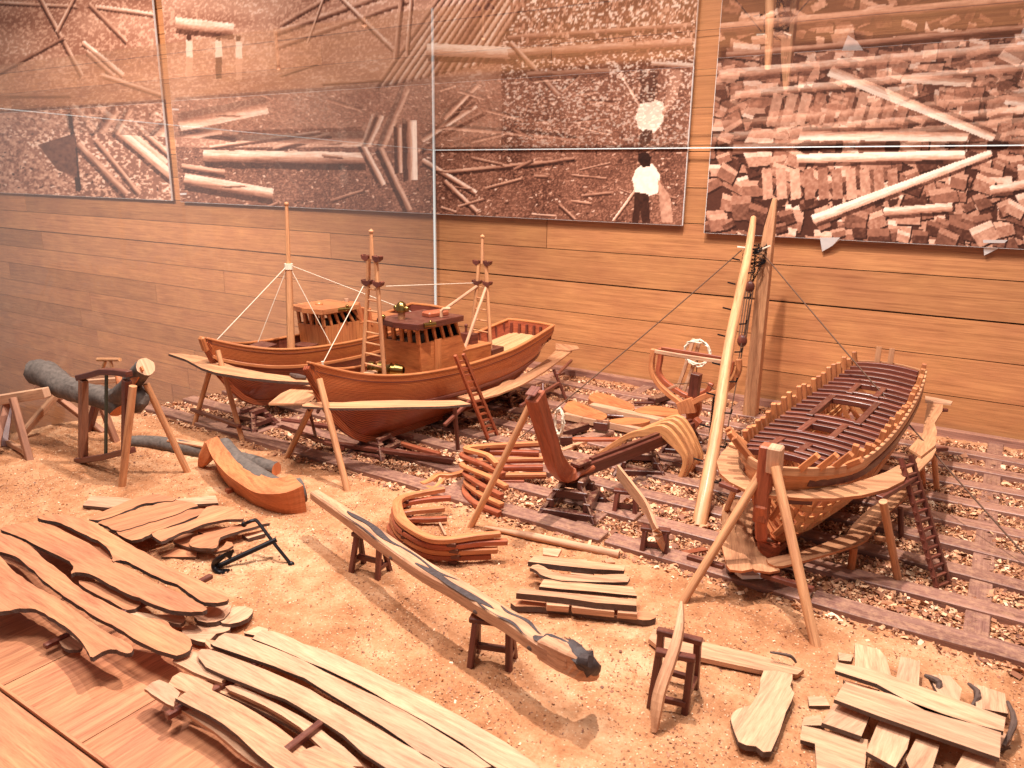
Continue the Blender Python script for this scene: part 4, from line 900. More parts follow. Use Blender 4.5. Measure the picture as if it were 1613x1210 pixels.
# cribs
crib(-12.35, 9.55, .34, .12, .42, 'dark stepped crib under the bow of the rear finished boat', .1)
crib(-9.35, 9.95, .38, .12, .34, 'dark stepped crib under the bow of the front finished boat', .1)
crib(-9.25, 12., .34, .12, .32, 'dark stepped crib under the middle of the front finished boat', .1)
crib(-9.1, 13.9, .34, .12, .34, 'dark stepped crib under the stern of the front finished boat', .1)
crib(-2.0, 9.9, .3, .12, .2, 'dark stepped crib under the bow of the framed hull', .1, 3)
crib(-1.7, 13., .3, .12, .2, 'dark stepped crib under the stern half of the framed hull', .1, 3)
for px, lab, dz in (((585, 735), 'long dark timber lying under the front finished boat toward its bow', .2), ((520, 700), 'second long dark timber lying beside the bow of the front boat', .12)):
    mb = MB(); a = g(px[0]-75, px[1]-38, dz); b_ = g(px[0]+130, px[1]-10, dz); mb.bar(a, b_, .12, .08); tag(mb.build('dark_timber', M_MAHOG, bevel=.01), lab, 'timber', 'dark timbers under the boats')
mb = MB(); mb.bar(g(600, 690, .16), g(693, 716, .16), .1, .07); tag(mb.build('dark_timber', M_RED, bevel=.01), 'reddish timber lying under the middle of the front finished boat', 'timber', 'dark timbers under the boats')
# ================================================================== keel with stem
t = thing('keel_and_stem', 'upright curved stem and long dark keel standing on cribs mid yard', 'boat keel', g(890, 815))
A = [wx(*p, -5.13) for p in ((842, 622), (852, 655), (864, 695), (876, 730))]+[g(897, 748, .66)]
K = [g(930, 735, .68), g(990, 712, .68), g(1045, 690, .68), g(1088, 672, .68)]
mb = MB(); mb.sweep(spline(A+K[:1], 5), .2, [.26, .26, .25, .27, .26, .2], up=(0, -1, .35)); mb.build('stem', M_RED, t, bevel=.02)
mb = MB(); mb.sweep(spline([K[0]+V((-.05, -.25, 0))]+K, 3), .17, .2); mb.build('keel', M_MAHOG, t, bevel=.012)
mb = MB(); mb.sweep([p+V((0, 0, .12)) for p in spline(K, 3)], .07, .05); mb.build('keel_batten', M_MAHOG, t)
mb = MB(); mb.bar(g(905, 733, .82), g(925, 725, .82), .18, .06); mb.build('knee_block', M_CRIB, t, bevel=.01)
mb = MB(); c = wx(840, 617, -5.13); mb.bar(c+V((0, -.0, .0)), c+V((0, -.01, 0.02)), .16, .2, up=(0, 1, 0)); mb.build('stem_cap', M_MAHOG, t, bevel=.01)
crib(-5.12, 9.75, .42, .12, .56, 'tall dark stepped crib with dusty steps under the upright stem', .25)
crib(g(1000, 745)[0], g(1000, 745)[1]+.1, .42, .14, .5, 'dark stepped crib under the middle of the keel', .5)
crib(g(1060, 715)[0]+.1, g(1060, 715)[1]+.2, .36, .14, .45, 'dark stepped crib under the far end of the keel', .3)
mb = MB(); mb.tube([g(740, 833), wx(838, 632, -5.25)], .05, 12); tag(mb.build('prop_pole', M_DOWEL, smooth='auto'), 'round beech pole propping the upright stem', 'pole')
# stern frames at the far end of the keel
t = thing('stern_frames', 'curved reddish boat frames rising round a dark sternpost near the wall', 'boat frames', wy(1090, 672, 13.3))
sf = Z(960, 520, 6.72)
def fr(pts, Y, w_, h_, mat=M_RED, nm='frame', n=5): 
    mb = MB(); mb.sweep(spline([wy(a, b, Y) for a, b in sf(*pts)], n), w_, h_, up=(0, 1, 0)); return mb.build(nm, mat, t, bevel=.008)
fr(((468, 200), (450, 330), (455, 450), (520, 570), (620, 670), (710, 740), (760, 790)), 13.1, .09, .1, M_FRAME)
fr(((760, 800), (870, 770), (990, 710), (1140, 660)), 13.1, .1, .1, M_FRAME)
fr(((545, 190), (540, 300), (520, 430), (560, 520), (640, 590), (740, 660), (820, 700)), 13.7, .09, .1)
fr(((820, 705), (930, 690), (1040, 640), (1080, 560)), 13.7, .09, .1)
fr(((1370, 310), (1370, 420), (1330, 520), (1270, 610), (1140, 680)), 13.3, .09, .1, M_FRAME)
fr(((1300, 330), (1290, 420), (1240, 520), (1180, 600)), 13.9, .08, .09)
fr(((790, 740), (815, 800), (830, 880)), 13.1, .32, .12, M_FRAME, 'floor_timber')
mb = MB(); mb.prism([wy(a, b, 13.25) for a, b in sf((790, 780), (960, 770), (960, 850), (920, 950), (850, 1040), (820, 980))], .1, nrmv=(0, 1, 0)); mb.build('deadwood', M_FRAME, t)
fr(((925, 460), (905, 580), (890, 700)), 13.2, .17, .17, M_MAHOG, 'sternpost', 1)
fr(((945, 950), (880, 1030)), 13., .14, .16, M_RED, 'keel_end', 1)
fr(((480, 225), (800, 280), (1215, 340)), 13.0, .07, .05, M_PALE, 'spall', 1)
fr(((550, 195), (900, 250), (1215, 305)), 13.6, .07, .05, M_RED, 'spall', 1)
fr(((893, 90), (800, 400), (700, 670)), 14.2, .07, .05, M_PALE, 'upright', 1)
fr(((957, 100), (880, 400), (785, 650)), 14.1, .07, .05, M_PALE, 'upright', 1)
fr(((680, 572), (860, 560)), 13.3, .016, .016, M_ROPE, 'tie_line', 1); fr(((970, 555), (1030, 560), (1120, 640)), 13.2, .016, .016, M_ROPE, 'tie_line', 1)
fr(((620, 625), (720, 585)), 13.2, .05, .04, M_PALE, 'spall', 1)
# yellow arched frames
ya = Z(960, 640, 5.0417)
base = g(1062, 768)
for i, (O, dY, lab) in enumerate((((0, 0), 0, 'front pale yellow arched frame beside the climbing pole'), ((42, -26), .35, 'second pale yellow arched frame behind the front one'), ((72, -50), .7, 'third pale yellow arched frame in the leaning group'), ((96, -66), 1.05, 'rearmost pale yellow arched frame in the leaning group'))):
    Y = 11.9+dY*.7
    P_ = [(0-80+i*38, 380-i*12), (60+i*20, 285-i*6), (180+i*10, 225-i*4), (300+i*8, 205-i*10), (420+i*20, 195-i*20), (500+i*20, 260-i*14), (580+i*18, 360-i*6), (605+i*20, 430-i*2), (585+i*16, 520-i*16), (520+i*24, 650-i*20)]
    P_ = [(a+O[0]*.6, b+O[1]*.3) for a, b in P_]
    mb = MB(); mb.sweep(spline([wy(*ya((a, b))[0], Y) for a, b in P_], 4), [.06, .08, .1, .14, .22, .2, .12, .09, .08, .07], .09, up=(0, 1, 0))
    o = mb.build('arched_boat_rib', M_YEL, bevel=.008); tag(o, lab, 'boat frame', 'yellow arched boat frames')
# stacked vee frames
def vframe(apex, e1, e2, w_, h_, mat, lab, grp, c1=None, c2=None):
    P_ = spline([e1]+([c1] if c1 is not None else [])+[apex]+([c2] if c2 is not None else [])+[e2], 6)
    t = thing('bent_boat_rib', lab, 'boat frame', V(apex)*[1, 1, 1]-V((0, 0, h_/2)), grp)
    n = len(P_); cut = [0, n//3, 2*n//3, n-1]
    mb = MB(); mb.sweep(P_, w_, h_); mb.build('curved_timber', mat, t, bevel=.008)
    for s_ in (P_[:n//3], P_[2*n//3:]):
        mb = MB(); mb.sweep([p+V((0, 0, -h_*.8)) for p in s_], w_*.8, h_*.75); mb.build('doubling_piece', M_RED, t, bevel=.006)
    for p in (P_[n//4], P_[3*n//4]): mb = MB(); mb.box(p+V((0, 0, -h_*.7)), (w_*1.15, w_*1.15, h_*.9), .5); mb.build('spacer_block', M_CRIB, t)
    return t
sk = Z(600, 680, 5.76); ords = ('topmost', 'second', 'third', 'fourth', 'fifth', 'sixth', 'lowest')
L1 = [((770, 155), (1450, 105), (1055, 295), (960, 130), (960, 215)), ((735, 212), (1435, 190), (1115, 385), (960, 180), (930, 300)), ((735, 300), (1475, 245), (1140, 500), (960, 260), (950, 400)),
      ((765, 375), (1470, 320), (1100, 580), (950, 330), (900, 480)), ((775, 450), (1500, 390), (1100, 665), (960, 400), (890, 560)), ((760, 530), (1300, 450), (1080, 740), (850, 450), (840, 640))]
for i, (a, e1, e2, c1, c2) in enumerate(L1):
    z = .62-.1*i; G_ = lambda p: g(*sk(p)[0], z)
    vframe(G_(a), G_(e1), G_(e2), .1, .055, M_FRAME if i % 2 == 0 else M_RED, f'{ords[i] if i < 5 else "lowest"} reddish vee shaped frame in the stack below the ladder', 'vee shaped frames stacked by the ladder', G_(c1), G_(c2))
L2 = [((150, 650), (580, 525), (1085, 930), [(220, 595), (400, 555)], [(180, 790), (290, 890), (440, 970), (600, 985), (860, 950)]),
      ((140, 700), (635, 605), (1150, 1000), [(230, 650), (420, 620)], [(170, 850), (280, 945), (430, 1020), (620, 1040), (880, 1010)]),
      ((120, 770), (580, 700), (1060, 1075), [(250, 730), (420, 715)], [(180, 910), (300, 1010), (450, 1075), (640, 1090), (860, 1080)]),
      ((100, 860), (600, 790), (1000, 1130), [(250, 800), (420, 800)], [(150, 940), (280, 1050), (450, 1120), (620, 1140), (800, 1135)])]
for i, (a, e1, e2, l1, l2) in enumerate(L2):
    z = .42-.1*i; G_ = lambda p: g(*sk(p)[0], z)
    t = thing('bent_boat_rib', f'{ords[i] if i < 3 else "lowest"} rounded reddish frame in the low stack behind the long beam', 'boat frame', G_(a), 'rounded frames stacked behind the beam')
    P_ = spline([G_(p) for p in [e1]+l1[::-1]+[a]+l2+[e2]], 5); n = len(P_)
    mb = MB(); mb.sweep(P_, [.07, .08, .12, .16, .12, .1, .1, .08], .075); mb.build('curved_timber', M_RED if i % 2 else M_FRAME, t, bevel=.01)
    for f_ in (.22, .5, .8): mb = MB(); mb.box(P_[int(n*f_)]+V((0, 0, -.055)), (.12, .12, .05), .4); mb.build('spacer_block', M_CRIB, t)
mb = MB(); mb.sweep(spline([g(*p, .1) for p in sk((370, 480), (440, 455), (520, 400), (640, 400), (760, 370))], 4), .1, .08); mb.sweep(spline([g(*p, .08) for p in sk((380, 490), (480, 520), (560, 440))], 4), .08, .06, fresh=False)
tag(mb.build('loose_frame_piece', M_FRAME, bevel=.01), 'short orange forked frame piece lying between the two frame stacks', 'frame piece')
mb = MB(); mb.bar(g(*sk((530, 825))[0], .08), g(*sk((588, 940))[0], .06), .03, .02); tag(mb.build('wood_splint', M_PALE), 'thin pale splint inside the rounded frame stack', 'splint')
mb = MB(); mb.tube([g(764, 830, .1), g(830, 843, .1), g(975, 874, .08)], [.02, .055, .055], 12); tag(mb.build('round_spar', M_PALE, smooth='auto'), 'pale round spar with a pointed end lying on the ground', 'spar')
# ================================================================== mast gear
t = thing('square_post', 'tall square tapered brown post standing by the wall', 'post', (-4.26, 16.27, 0))
pt = V((-4.28, 16.27, 0)); mb = MB(); mb.sweep([pt, pt+V((0, 0, 3.6)), pt+V((.02, 0, 4.1)), pt+V((.06, 0, 4.68))], [.28, .24, .2, .09], [.28, .22, .17, .06], up=(0, 1, 0)); mb.build('shaft', M_PLAT, t, bevel=.01)
t = thing('climbing_pole', 'long leaning peeled pole with iron pegs lashed to the square post', 'pole', (-3.33, 10.38, 0))
p0 = V((-3.33, 10.38, -.02)); p1 = wy(1186, 345, 16.05); PP = [p0+(p1-p0)*f_+V((.025*math.sin(9*f_), .0, .02*math.sin(14*f_))) for f_ in np.linspace(0, 1, 26)]
mb = MB(); mb.tube(PP, [.115, .11, .105, .1, .095, .09, .09, .09, .08, .06], 14, wob=.05); mb.build('shaft', M_DOWEL, t, smooth='auto')
for i in range(17):
    f_ = .12+.8*i/17; c = p0+(p1-p0)*f_; sg = -1 if i % 2 else 1; mb = MB(); q = c+V((sg*.1, -.03, 0))
    mb.tube([q, q+V((sg*.13, -.05, .03)), q+V((sg*.14, -.05, .1 if sg > 0 else .03))], .015, 6); mb.build('peg', M_IRON, t)
def chain(mb, a, b, r=.035, sag=0., n=None):
    a, b = V(a), V(b); n = n or max(3, int(np.linalg.norm(b-a)/(r*1.3)))
    for i in range(n):
        f_ = (i+.5)/n; c = a+(b-a)*f_-V((0, 0, 4*sag*f_*(1-f_))); d = nrm(b-a); s_ = nrm(np.cross(d, V((0, 0, 1)) if abs(d[2]) < .9 else V((1, 0, 0)))); u = np.cross(d, s_)
        e = s_ if i % 2 else u; mb.tube([c+d*r*math.cos(k)+e*r*.6*math.sin(k) for k in np.linspace(0, 6.283, 9)], r*.26, 5, cap=False)
t = thing('chain_lashing', 'dark chain lashing round the top of the post and pole', 'chain', wy(1187, 410, 16.1))
c = wy(1189, 400, 16.1); mb = MB(); RR = random.Random(3)
for k in range(9):
    z = .18-.05*k; r = .2+.02*RR.random(); pts = [c+V((r*math.cos(a), .75*r*math.sin(a)+.05, z+.05*math.sin(a*2+k))) for a in np.linspace(0, 6.283, 13)]
    for a, b_ in zip(pts[:-1], pts[1:]): chain(mb, a, b_, .03, n=2)
for k in range(5): a = c+V((RR.uniform(-.2, .1), -.18, .1)); chain(mb, a, a+V((RR.uniform(-.05, .05), 0, -.25-.08*k)), .03)
chain(mb, c+V((-.2, -.1, 0)), c+V((-.22, -.1, -.5)), .03); chain(mb, c+V((.2, -.1, -.1)), c+V((0, -.12, -.62)), .03, .05)
mb.build('links', M_IRON, t)
for sg in (-1, 1): mb = MB(); mb.tube([c+V((sg*.18, -.1, .12)), c+V((sg*.33, -.15, .16+.03*sg))], .018, 6); mb.build('hook', M_STR, t)
tk = thing('block_and_tackle', 'small wooden pulley blocks and cords hanging beside the post', 'pulley tackle', wy(1180, 540, 15.4))
ba = wy(1181, 452, 15.9); bb = wy(1169, 537, 15.2)
for c_ in (ba, bb): mb = MB(); mb.ball(c_, .13, sq=(.8, .5, 1)); mb.build('pulley_block', M_MAHOG, tk, smooth=True)
mb = MB()
for k in range(4): line(mb, ba+V((.05*(k-1.5), 0, -.05)), bb+V((.05*(k-1.5), 0, .05)), .013, .0)
chain(mb, c+V((0, -.1, -.3)), ba, .028); line(mb, bb, wy(1160, 585, 14.6), .012); line(mb, wy(1182, 480, 15.6), g(1140, 705, .05), .013, .15)
mb.tube([g(1140, 705, .05), g(1120, 740, .04), g(1100, 790, .04), g(1085, 815, .04)], .012, 5); mb.build('cord', M_ROPE, tk)
mb = MB(); line(mb, wy(1168, 394, 16.1), g(816, 692, .05), .013, .05, 14); o = mb.build('stay_line', M_ROPE); tag(o, 'thin brown stay cord running down left from the post top', 'cord', 'stay cords of the post')
mb = MB(); line(mb, wy(1204, 402, 16.1), g(1660, 925, .05), .013, .05, 14); o = mb.build('stay_line', M_ROPE); tag(o, 'thin brown stay cord running down right over the framed hull', 'cord', 'stay cords of the post')
mb = MB(); chain(mb, wy(1125, 625, 12.6), g(1118, 690, .1), .035); chain(mb, g(1118, 690, .1), g(1105, 697, .04), .035); tag(mb.build('hanging_chain', M_IRON), 'short dark chain hanging behind the leaning pole', 'chain')
def coil(c, r, nrm_, lab, mat=M_STR, n=7):
    mb = MB(); nv = nrm(V(nrm_)); a = nrm(np.cross(nv, V((0, 0, 1)))); b_ = np.cross(nv, a)
    for k in range(n): mb.tube([V(c)+a*(r[0]+.02*RR.uniform(-1, 1))*math.cos(x)+b_*(r[1]+.04*RR.uniform(-1, 1))*math.sin(x)+nv*RR.uniform(-.03, .03) for x in np.linspace(0, 6.283, 19)], .013, 5, cap=False)
    tag(mb.build('rope_coil', mat), lab, 'rope coil', 'coils of cord')
coil(wy(881, 665, 11.5), (.1, .24), (.3, 1, 0), 'white cord coil hanging by the upright stem')
coil(wy(1098, 556, 14.), (.27, .24), (.1, 1, 0), 'white cord coil behind the two pale uprights of the stern frames')
mb = MB()
for k in range(6):
    a, b_ = g(1120+k*2, 755+k*6, .06+.01*k), g(1200, 768+k*7, .06)
    mb.tube(spline([a, g(1150, 762+k*7, .09), g(1180, 772+k*5, .07), b_], 5), .014, 5)
tag(mb.build('cable_bundle', M_ROPE), 'bundle of dark cords on the ground left of the framed hull', 'cords')
# ================================================================== timber pile between keel and wall
pl = Z(800, 520, 4.0325)
def beam(px0, px1, z, w_, h_, mat, lab, nm='sawn_beam', grp='timbers piled behind the keel', cat='timber'):
    mb = MB(); mb.bar(g(*px0, z), g(*px1, z), w_, h_); tag(mb.build(nm, mat, bevel=.01), lab, cat, grp)
def pbeam(a, b, *k, **q): beam(pl(a)[0], pl(b)[0], *k, **q)
pbeam((360, 545), (900, 655), .22, .12, .14, M_PALE, 'nearest long pale squared beam in the pile behind the keel')
pbeam((530, 485), (1010, 590), .24, .2, .14, M_PALE, 'middle long pale squared beam in the pile behind the keel')
pbeam((340, 770), (520, 700), .1, .1, .08, M_PINE, 'short pale plank beside the upright stem')
pbeam((410, 695), (760, 695), .28, .12, .06, M_RED, 'reddish board lying across the dark blocks behind the keel')
pbeam((335, 655), (495, 608), .22, .2, .14, M_CRIB, 'dark grooved block beside the white cord coil', 'dark_block')
pbeam((550, 600), (640, 612), .3, .18, .16, M_CRIB, 'short dark block at the end of the nearest pale beam', 'dark_block')
pbeam((500, 690), (640, 640), .12, .3, .08, M_RAIL, 'flat dark board under the reddish board behind the keel', 'dark_block')
pbeam((330, 700), (410, 700), .16, .14, .18, M_CRIB, 'dark grooved bearer end by the upright stem', 'dark_block')
pbeam((910, 450), (1040, 405), .22, .2, .12, M_CRIB, 'dark block with a groove near the stern frames', 'dark_block')
pbeam((800, 462), (930, 462), .18, .08, .06, M_MAHOG, 'thin dark bar pointing at the stern frames', 'dark_block')
pbeam((630, 540), (770, 550), .2, .1, .05, M_MAHOG, 'short dark strip between the pale beams', 'dark_block')
pbeam((20, 300+440), (210, 300+420), .1, .2, .05, M_RED, 'reddish strip left of the upright stem foot', 'dark_block')
for P_, z, lab in ((((370, 470), (420, 450), (560, 505), (630, 540), (600, 570), (540, 560), (365, 515)), .3, 'nearest orange shaped hull timber on the pile'), (((530, 405), (600, 400), (760, 455), (805, 490), (790, 512), (740, 505), (530, 450)), .3, 'middle orange shaped hull timber on the pile'),
                   (((800, 510), (900, 480), (1000, 490), (1090, 510), (1080, 545), (900, 535)), .32, 'right orange shaped hull timber on the pile'), (((640, 575), (760, 555), (900, 570), (860, 590), (740, 600)), .3, 'thin orange shaped hull timber between the pale beams')):
    mb = MB(); mb.prism(outl(pl(*P_), z, 3), .12); tag(mb.build('shaped_timber', M_ORANGE), lab, 'timber', 'orange shaped timbers')
# ================================================================== sawhorses and trestles
def sawhorse(c, L, h, rz, lab, spread=.14, mat=M_MAHOG, w_=.07, grp='small dark sawhorses', deckw=.12, gap=.32):
    t = thing('sawhorse', lab, 'sawhorse', c, grp); ca, sa = math.cos(rz), math.sin(rz)
    R = lambda x, y, z: V((c[0]+x*ca-y*sa, c[1]+x*sa+y*ca, z))
    mb = MB(); mb.bar(R(-L/2-.04, 0, h-.03), R(L/2+.04, 0, h-.03), deckw, .06); mb.build('top_bar', mat, t, bevel=.01)
    for sx in (-1, 1):
        for sy in (-1, 1): mb = MB(); mb.bar(R(sx*L/2*.85, sy*.03, h-.05), R(sx*L/2, sy*spread, 0), w_, w_*.8, up=(0, 1, 0)); mb.build('leg', mat, t, bevel=.008)
        mb = MB(); mb.bar(R(sx*L/2*.95, -spread*.7, h*.3), R(sx*L/2*.95, spread*.7, h*.3), w_*.7, w_*.7); mb.build('leg_brace', mat, t)
    mb = MB(); mb.bar(R(-L/2*.9, 0, h*.38), R(L/2*.9, 0, h*.38), w_*.8, w_*.8); mb.build('stretcher', mat, t)
    return t
sawhorse((g(553, 905)[0]+.2, g(575, 905)[1]+.05, 0), .42, .56, .12, 'dark sawhorse under the left part of the long bark patched beam')
sawhorse((g(768, 1055)[0]+.0, g(768, 1050)[1]+.05, 0), .42, .56, .35, 'dark sawhorse under the right part of the long bark patched beam')
sawhorse((g(1030, 875)[0], g(1030, 875)[1], 0), .32, .42, .3, 'small dark sawhorse under the pale arched plank by the climbing pole')
sawhorse((g(985, 812)[0], g(985, 812)[1], 0), .32, .42, .3, 'small dark sawhorse behind the other end of the pale arched plank')
mb = MB(); mb.sweep(spline([g(973, 742, .62), g(995, 770, .62), g(1018, 800, .58), g(1033, 835, .5), g(1046, 865, .16)], 6), .04, [.2, .2, .16, .12, .08], up=(0, 0, 1)); tag(mb.build('curved_plank', M_PINE), 'pale arched plank on edge with dark ribs marked across it', 'plank')
# pit saw trestle and plank
T = Z(950, 900, 2.433)
t = thing('tall_trestle', 'dark four legged trestle holding a narrow leaning plank in the foreground', 'trestle', g(1045, 1120))
hh = .62
F0, F1 = g(*T((180, 530))[0]), g(*T((312, 560))[0]); Bk0, Bk1 = F0+V((-.12, .45, 0)), F1+V((-.05, .42, 0))
tops = [p+V((0, 0, hh)) for p in (F0+V((.03, .06, 0)), F1+V((.0, .06, 0)), Bk0+V((.03, -.05, 0)), Bk1+V((0, -.05, 0)))]
for p, q in zip((F0, F1, Bk0, Bk1), tops): mb = MB(); mb.bar(p, q, .07, .06, up=(0, 1, 0)); mb.build('leg', M_MAHOG, t, bevel=.008)
for a, b_ in ((0, 1), (2, 3)):
    d = (tops[b_]-tops[a])*.12; mb = MB(); mb.bar(tops[a]-d, tops[b_]+d, .08, .06); mb.build('top_bar', M_MAHOG, t, bevel=.008)
    q = [(F0, F1), 0, (Bk0, Bk1)][a]; mb = MB(); mb.bar(q[0]+V((0, 0, .15)), q[1]+V((0, 0, .15)), .05, .05); mb.build('stretcher', M_MAHOG, t)
for a, b_ in ((F0, Bk0), (F1, Bk1)): mb = MB(); mb.bar(a+V((0, 0, .2)), b_+V((0, 0, .2)), .05, .05); mb.build('stretcher', M_MAHOG, t)
mb = MB(); pa = g(*T((302, 120))[0], .95); pb_ = g(*T((215, 470))[0], .35); pc = g(*T((198, 615))[0], .03)
mb.sweep(spline([pa, g(*T((285, 260))[0], .75), pb_, pc], 6), .05, [.02, .08, .11, .11, .04], up=(1, 0, .2)); tag(mb.build('leaning_plank', M_PINE), 'narrow curved plank leaning upright through the dark trestle', 'plank')
# long beam with bark patches
bt = Z(480, 740, 3.226)
zt = .76; top_f = [(30, 105), (180, 215), (430, 385), (640, 560), (840, 645), (1000, 745), (1150, 835), (1290, 930), (1400, 985)]
top_b = [(62, 90), (240, 195), (350, 280), (580, 410), (700, 500), (880, 610), (1000, 680), (1140, 780), (1340, 870)]
mid = [(np.array(g(*bt(a)[0], zt))+np.array(g(*bt(b)[0], zt)))/2 for a, b in zip(top_f, top_b)]; wd = [float(np.linalg.norm(g(*bt(a)[0], zt)-g(*bt(b)[0], zt))) for a, b in zip(top_f, top_b)]
mid = [V((m_[0], m_[1], zt-.085)) for m_ in mid]
t = thing('long_beam', 'long squared pale beam with dark bark patches resting on two sawhorses', 'beam', V((mid[4][0], mid[4][1], .56)))
mb = MB(); mb.sweep(spline(mid, 5), [min(.21, max(.14, w_)) for w_ in wd], [.13, .14, .155, .155, .155, .155, .16, .15, .12]); mb.build('squared_timber', M_PINE, t, bevel=.02)
def patch(lo, hi, s0, s1, nm='bark_strip'):
    P_ = spline(mid, 5); Wd_ = np.interp(np.linspace(0, 1, len(P_)), np.linspace(0, 1, len(wd)), wd); n = len(P_); top = []; bot = []
    ii = np.linspace(lo*(n-1), hi*(n-1), 16)
    for k, i in enumerate(ii):
        j = int(i); f_ = i-j; p = P_[j]*(1-f_)+P_[min(j+1, n-1)]*f_; d = nrm(P_[min(j+1, n-1)]-P_[max(j-1, 0)]); sd = np.cross(d, V((0, 0, 1))); w_ = min(.21, max(.14, np.interp(i, range(n), Wd_)))
        taper = math.sin(math.pi*min(1, max(.02, k/15)))**.5; m_ = (s0+s1)/2+.1*math.sin(k*.55+lo*9); hw = (s1-s0)/2*taper*(1+.2*math.sin(k*.8))
        h_ = .081
        top.append(p+sd*w_*max(-.5, min(.52, m_+hw))+V((0, 0, h_+.004))); bot.append(p+sd*w_*max(-.52, min(.5, m_-hw))+V((0, 0, h_+.004)))
    mb = MB(); mb.grid([[a, (a+b_)/2+V((0, 0, .004)), b_] for a, b_ in zip(top, bot)]); mb.build(nm, M_BARKS, t, smooth=True)
patch(.13, .3, -.28, .12); patch(.28, .5, -.2, -.05); patch(.36, .66, .05, .5); patch(.06, .34, .44, .54); patch(.6, .84, .38, .54); patch(.66, .86, -.3, -.12); patch(.85, .98, -.2, .45)
mb = MB(); e = mid[-1]; e2 = g(*bt((1485, 1055))[0], .42); mb.sweep(spline([mid[-2], e+V((0, 0, -.02)), e2], 6), [.2, .2, .16, .05], [.2, .24, .22, .06], up=(0, 0, 1)); mb.build('split_end', M_PINE, t, bevel=.03)
mb = MB(); mb.tube(spline([mid[-2]+V((0, .05, .06)), e+V((0, .04, .05)), e+V((.16, .03, -.02)), e2+V((-.05, .05, .05))], 4), [.04, .1, .09, .03], 9, wob=.35); mb.tube([e+V((.1, -.04, .06)), e+V((.2, -.06, .1))], [.07, .05], 9, wob=.3); mb.build('bark_knot', M_BARKS, t, smooth='auto')
for q_ in ((.30, .1), (.6, .05), (.86, .12)):
    i = int(q_[0]*40); p = spline(mid, 5)[i]; mb = MB(); mb.ball(p+V((-.02, -.1, -.03)), .03, sq=(1.3, .5, .8)); mb.build('knot', M_BARKD, t)
# ================================================================== left group: log on trestles
G = Z(0, 540, 4.0325)
def gX(p, Y): return wy(*G(p)[0], Y)
YL = 6.9
t = thing('forked_log', 'thick grey bark log with sawn fork resting high on poles', 'log', gX((560, 420), YL))
lp = spline([gX(p, YL) for p in ((235, 185), (300, 205), (400, 275), (520, 315), (640, 345), (730, 385), (765, 430))], 5)
mb = MB(); mb.tube(lp, [.24, .25, .22, .2, .19, .19, .17], 16, wob=.07, mcap=1); mb.build('trunk', [M_BARK, M_ORANGE], t, smooth='auto')
mb = MB(); mb.tube(spline([gX((700, 370), YL), gX((790, 310), YL), gX((870, 210), YL-.05), gX((925, 152), YL-.1)], 5), [.16, .17, .15, .15], 14, wob=.06, mcap=1, mi=0); mb.build('branch', [M_BARK, M_PALE], t, smooth='auto')
mb = MB(); mb.prism([gX(p, YL-.2) for p in ((785, 330), (800, 260), (870, 170), (895, 150), (905, 175), (860, 250), (820, 310))], .03, nrmv=(0, 1, 0)); mb.build('sawn_face', M_ORANGE, t)
mb = MB(); mb.tube(spline([gX((850, 300), YL), gX((900, 360), YL-.1), gX((860, 420), YL-.15)], 5), [.14, .12, .09], 12, wob=.06, mcap=1); mb.build('branch', [M_BARK, M_ORANGE], t, smooth='auto')
mb = MB(); mb.tube(spline([gX((790, 330), YL), gX((760, 250), YL-.05), gX((740, 170), YL)], 4), [.09, .06, .03], 10, wob=.06); mb.build('branch', M_ORANGE, t, smooth='auto')
def leaner(a, b, r, mat, lab, nm='prop_pole', grp='poles propping the forked log'):
    mb = MB(); mb.tube([a, b], r, 12); tag(mb.build(nm, mat, smooth='auto'), lab, 'pole', grp)
leaner(g(192, 768), wy(*G((845, 275))[0], 6.55), .06, M_DOWEL, 'near round pole under the sawn fork of the forked log')
leaner(g(297, 747), wy(*G((928, 262))[0], 6.9), .055, M_DOWEL, 'right round pole under the sawn fork of the forked log')
t = thing('frame_saw', 'tall dark wooden frame saw cutting the forked log', 'frame saw', g(160, 725))
YS = 6.55
def sw(P_, w_, h_, nm, mat): mb = MB(); mb.sweep([gX(p, YS) for p in P_], w_, h_, up=(0, 1, 0)); mb.build(nm, mat, t, bevel=.012)
sw(((530, 235), (528, 730)), .13, .12, 'side_post', M_BROWN); sw(((805, 235), (800, 690)), .11, .12, 'side_post', M_MAHOG)
sw(((498, 222), (570, 205), (650, 182), (740, 185), (822, 198)), .1, .12, 'top_arm', M_MAHOG); sw(((490, 748), (560, 740), (660, 725), (760, 700), (842, 682)), .1, .12, 'bottom_arm', M_MAHOG); sw(((676, 190), (672, 715)), .08, .03, 'blade', M_GREEN)
def trestleA(lab, A_, legs, top, mat=M_PINE, mats=None):
    t = thing('trestle', lab, 'trestle', g(*G(A_)[0]), 'large trestles under the log')
    for i, (a, b_, m_) in enumerate(legs): mb = MB(); mb.bar(a, b_, .13, .11, up=(0, 1, .2)); mb.build('leg', m_, t, bevel=.01)
    for a, b_, w_, h_, m_ in top: mb = MB(); mb.bar(a, b_, w_, h_); mb.build('top_bar', m_, t, bevel=.012)
    return t
gg = lambda p, z=0.: g(*G(p)[0], z)
trestleA('front left trestle with one pale top beam and brown legs', (120, 740), [(gg((190, 755)), gX((80, 350), 6.2), M_BROWN), (gg((25, 670)), gX((60, 400), 6.6), M_MAHOG), (gg((-60, 760)), gX((50, 370), 6.3), M_BROWN)],
         [(gX((-80, 375), 6.1), gX((300, 315), 6.55), .15, .18, M_PALE), (gX((-20, 600), 6.4), gX((160, 690), 6.1), .08, .1, M_PINE)])
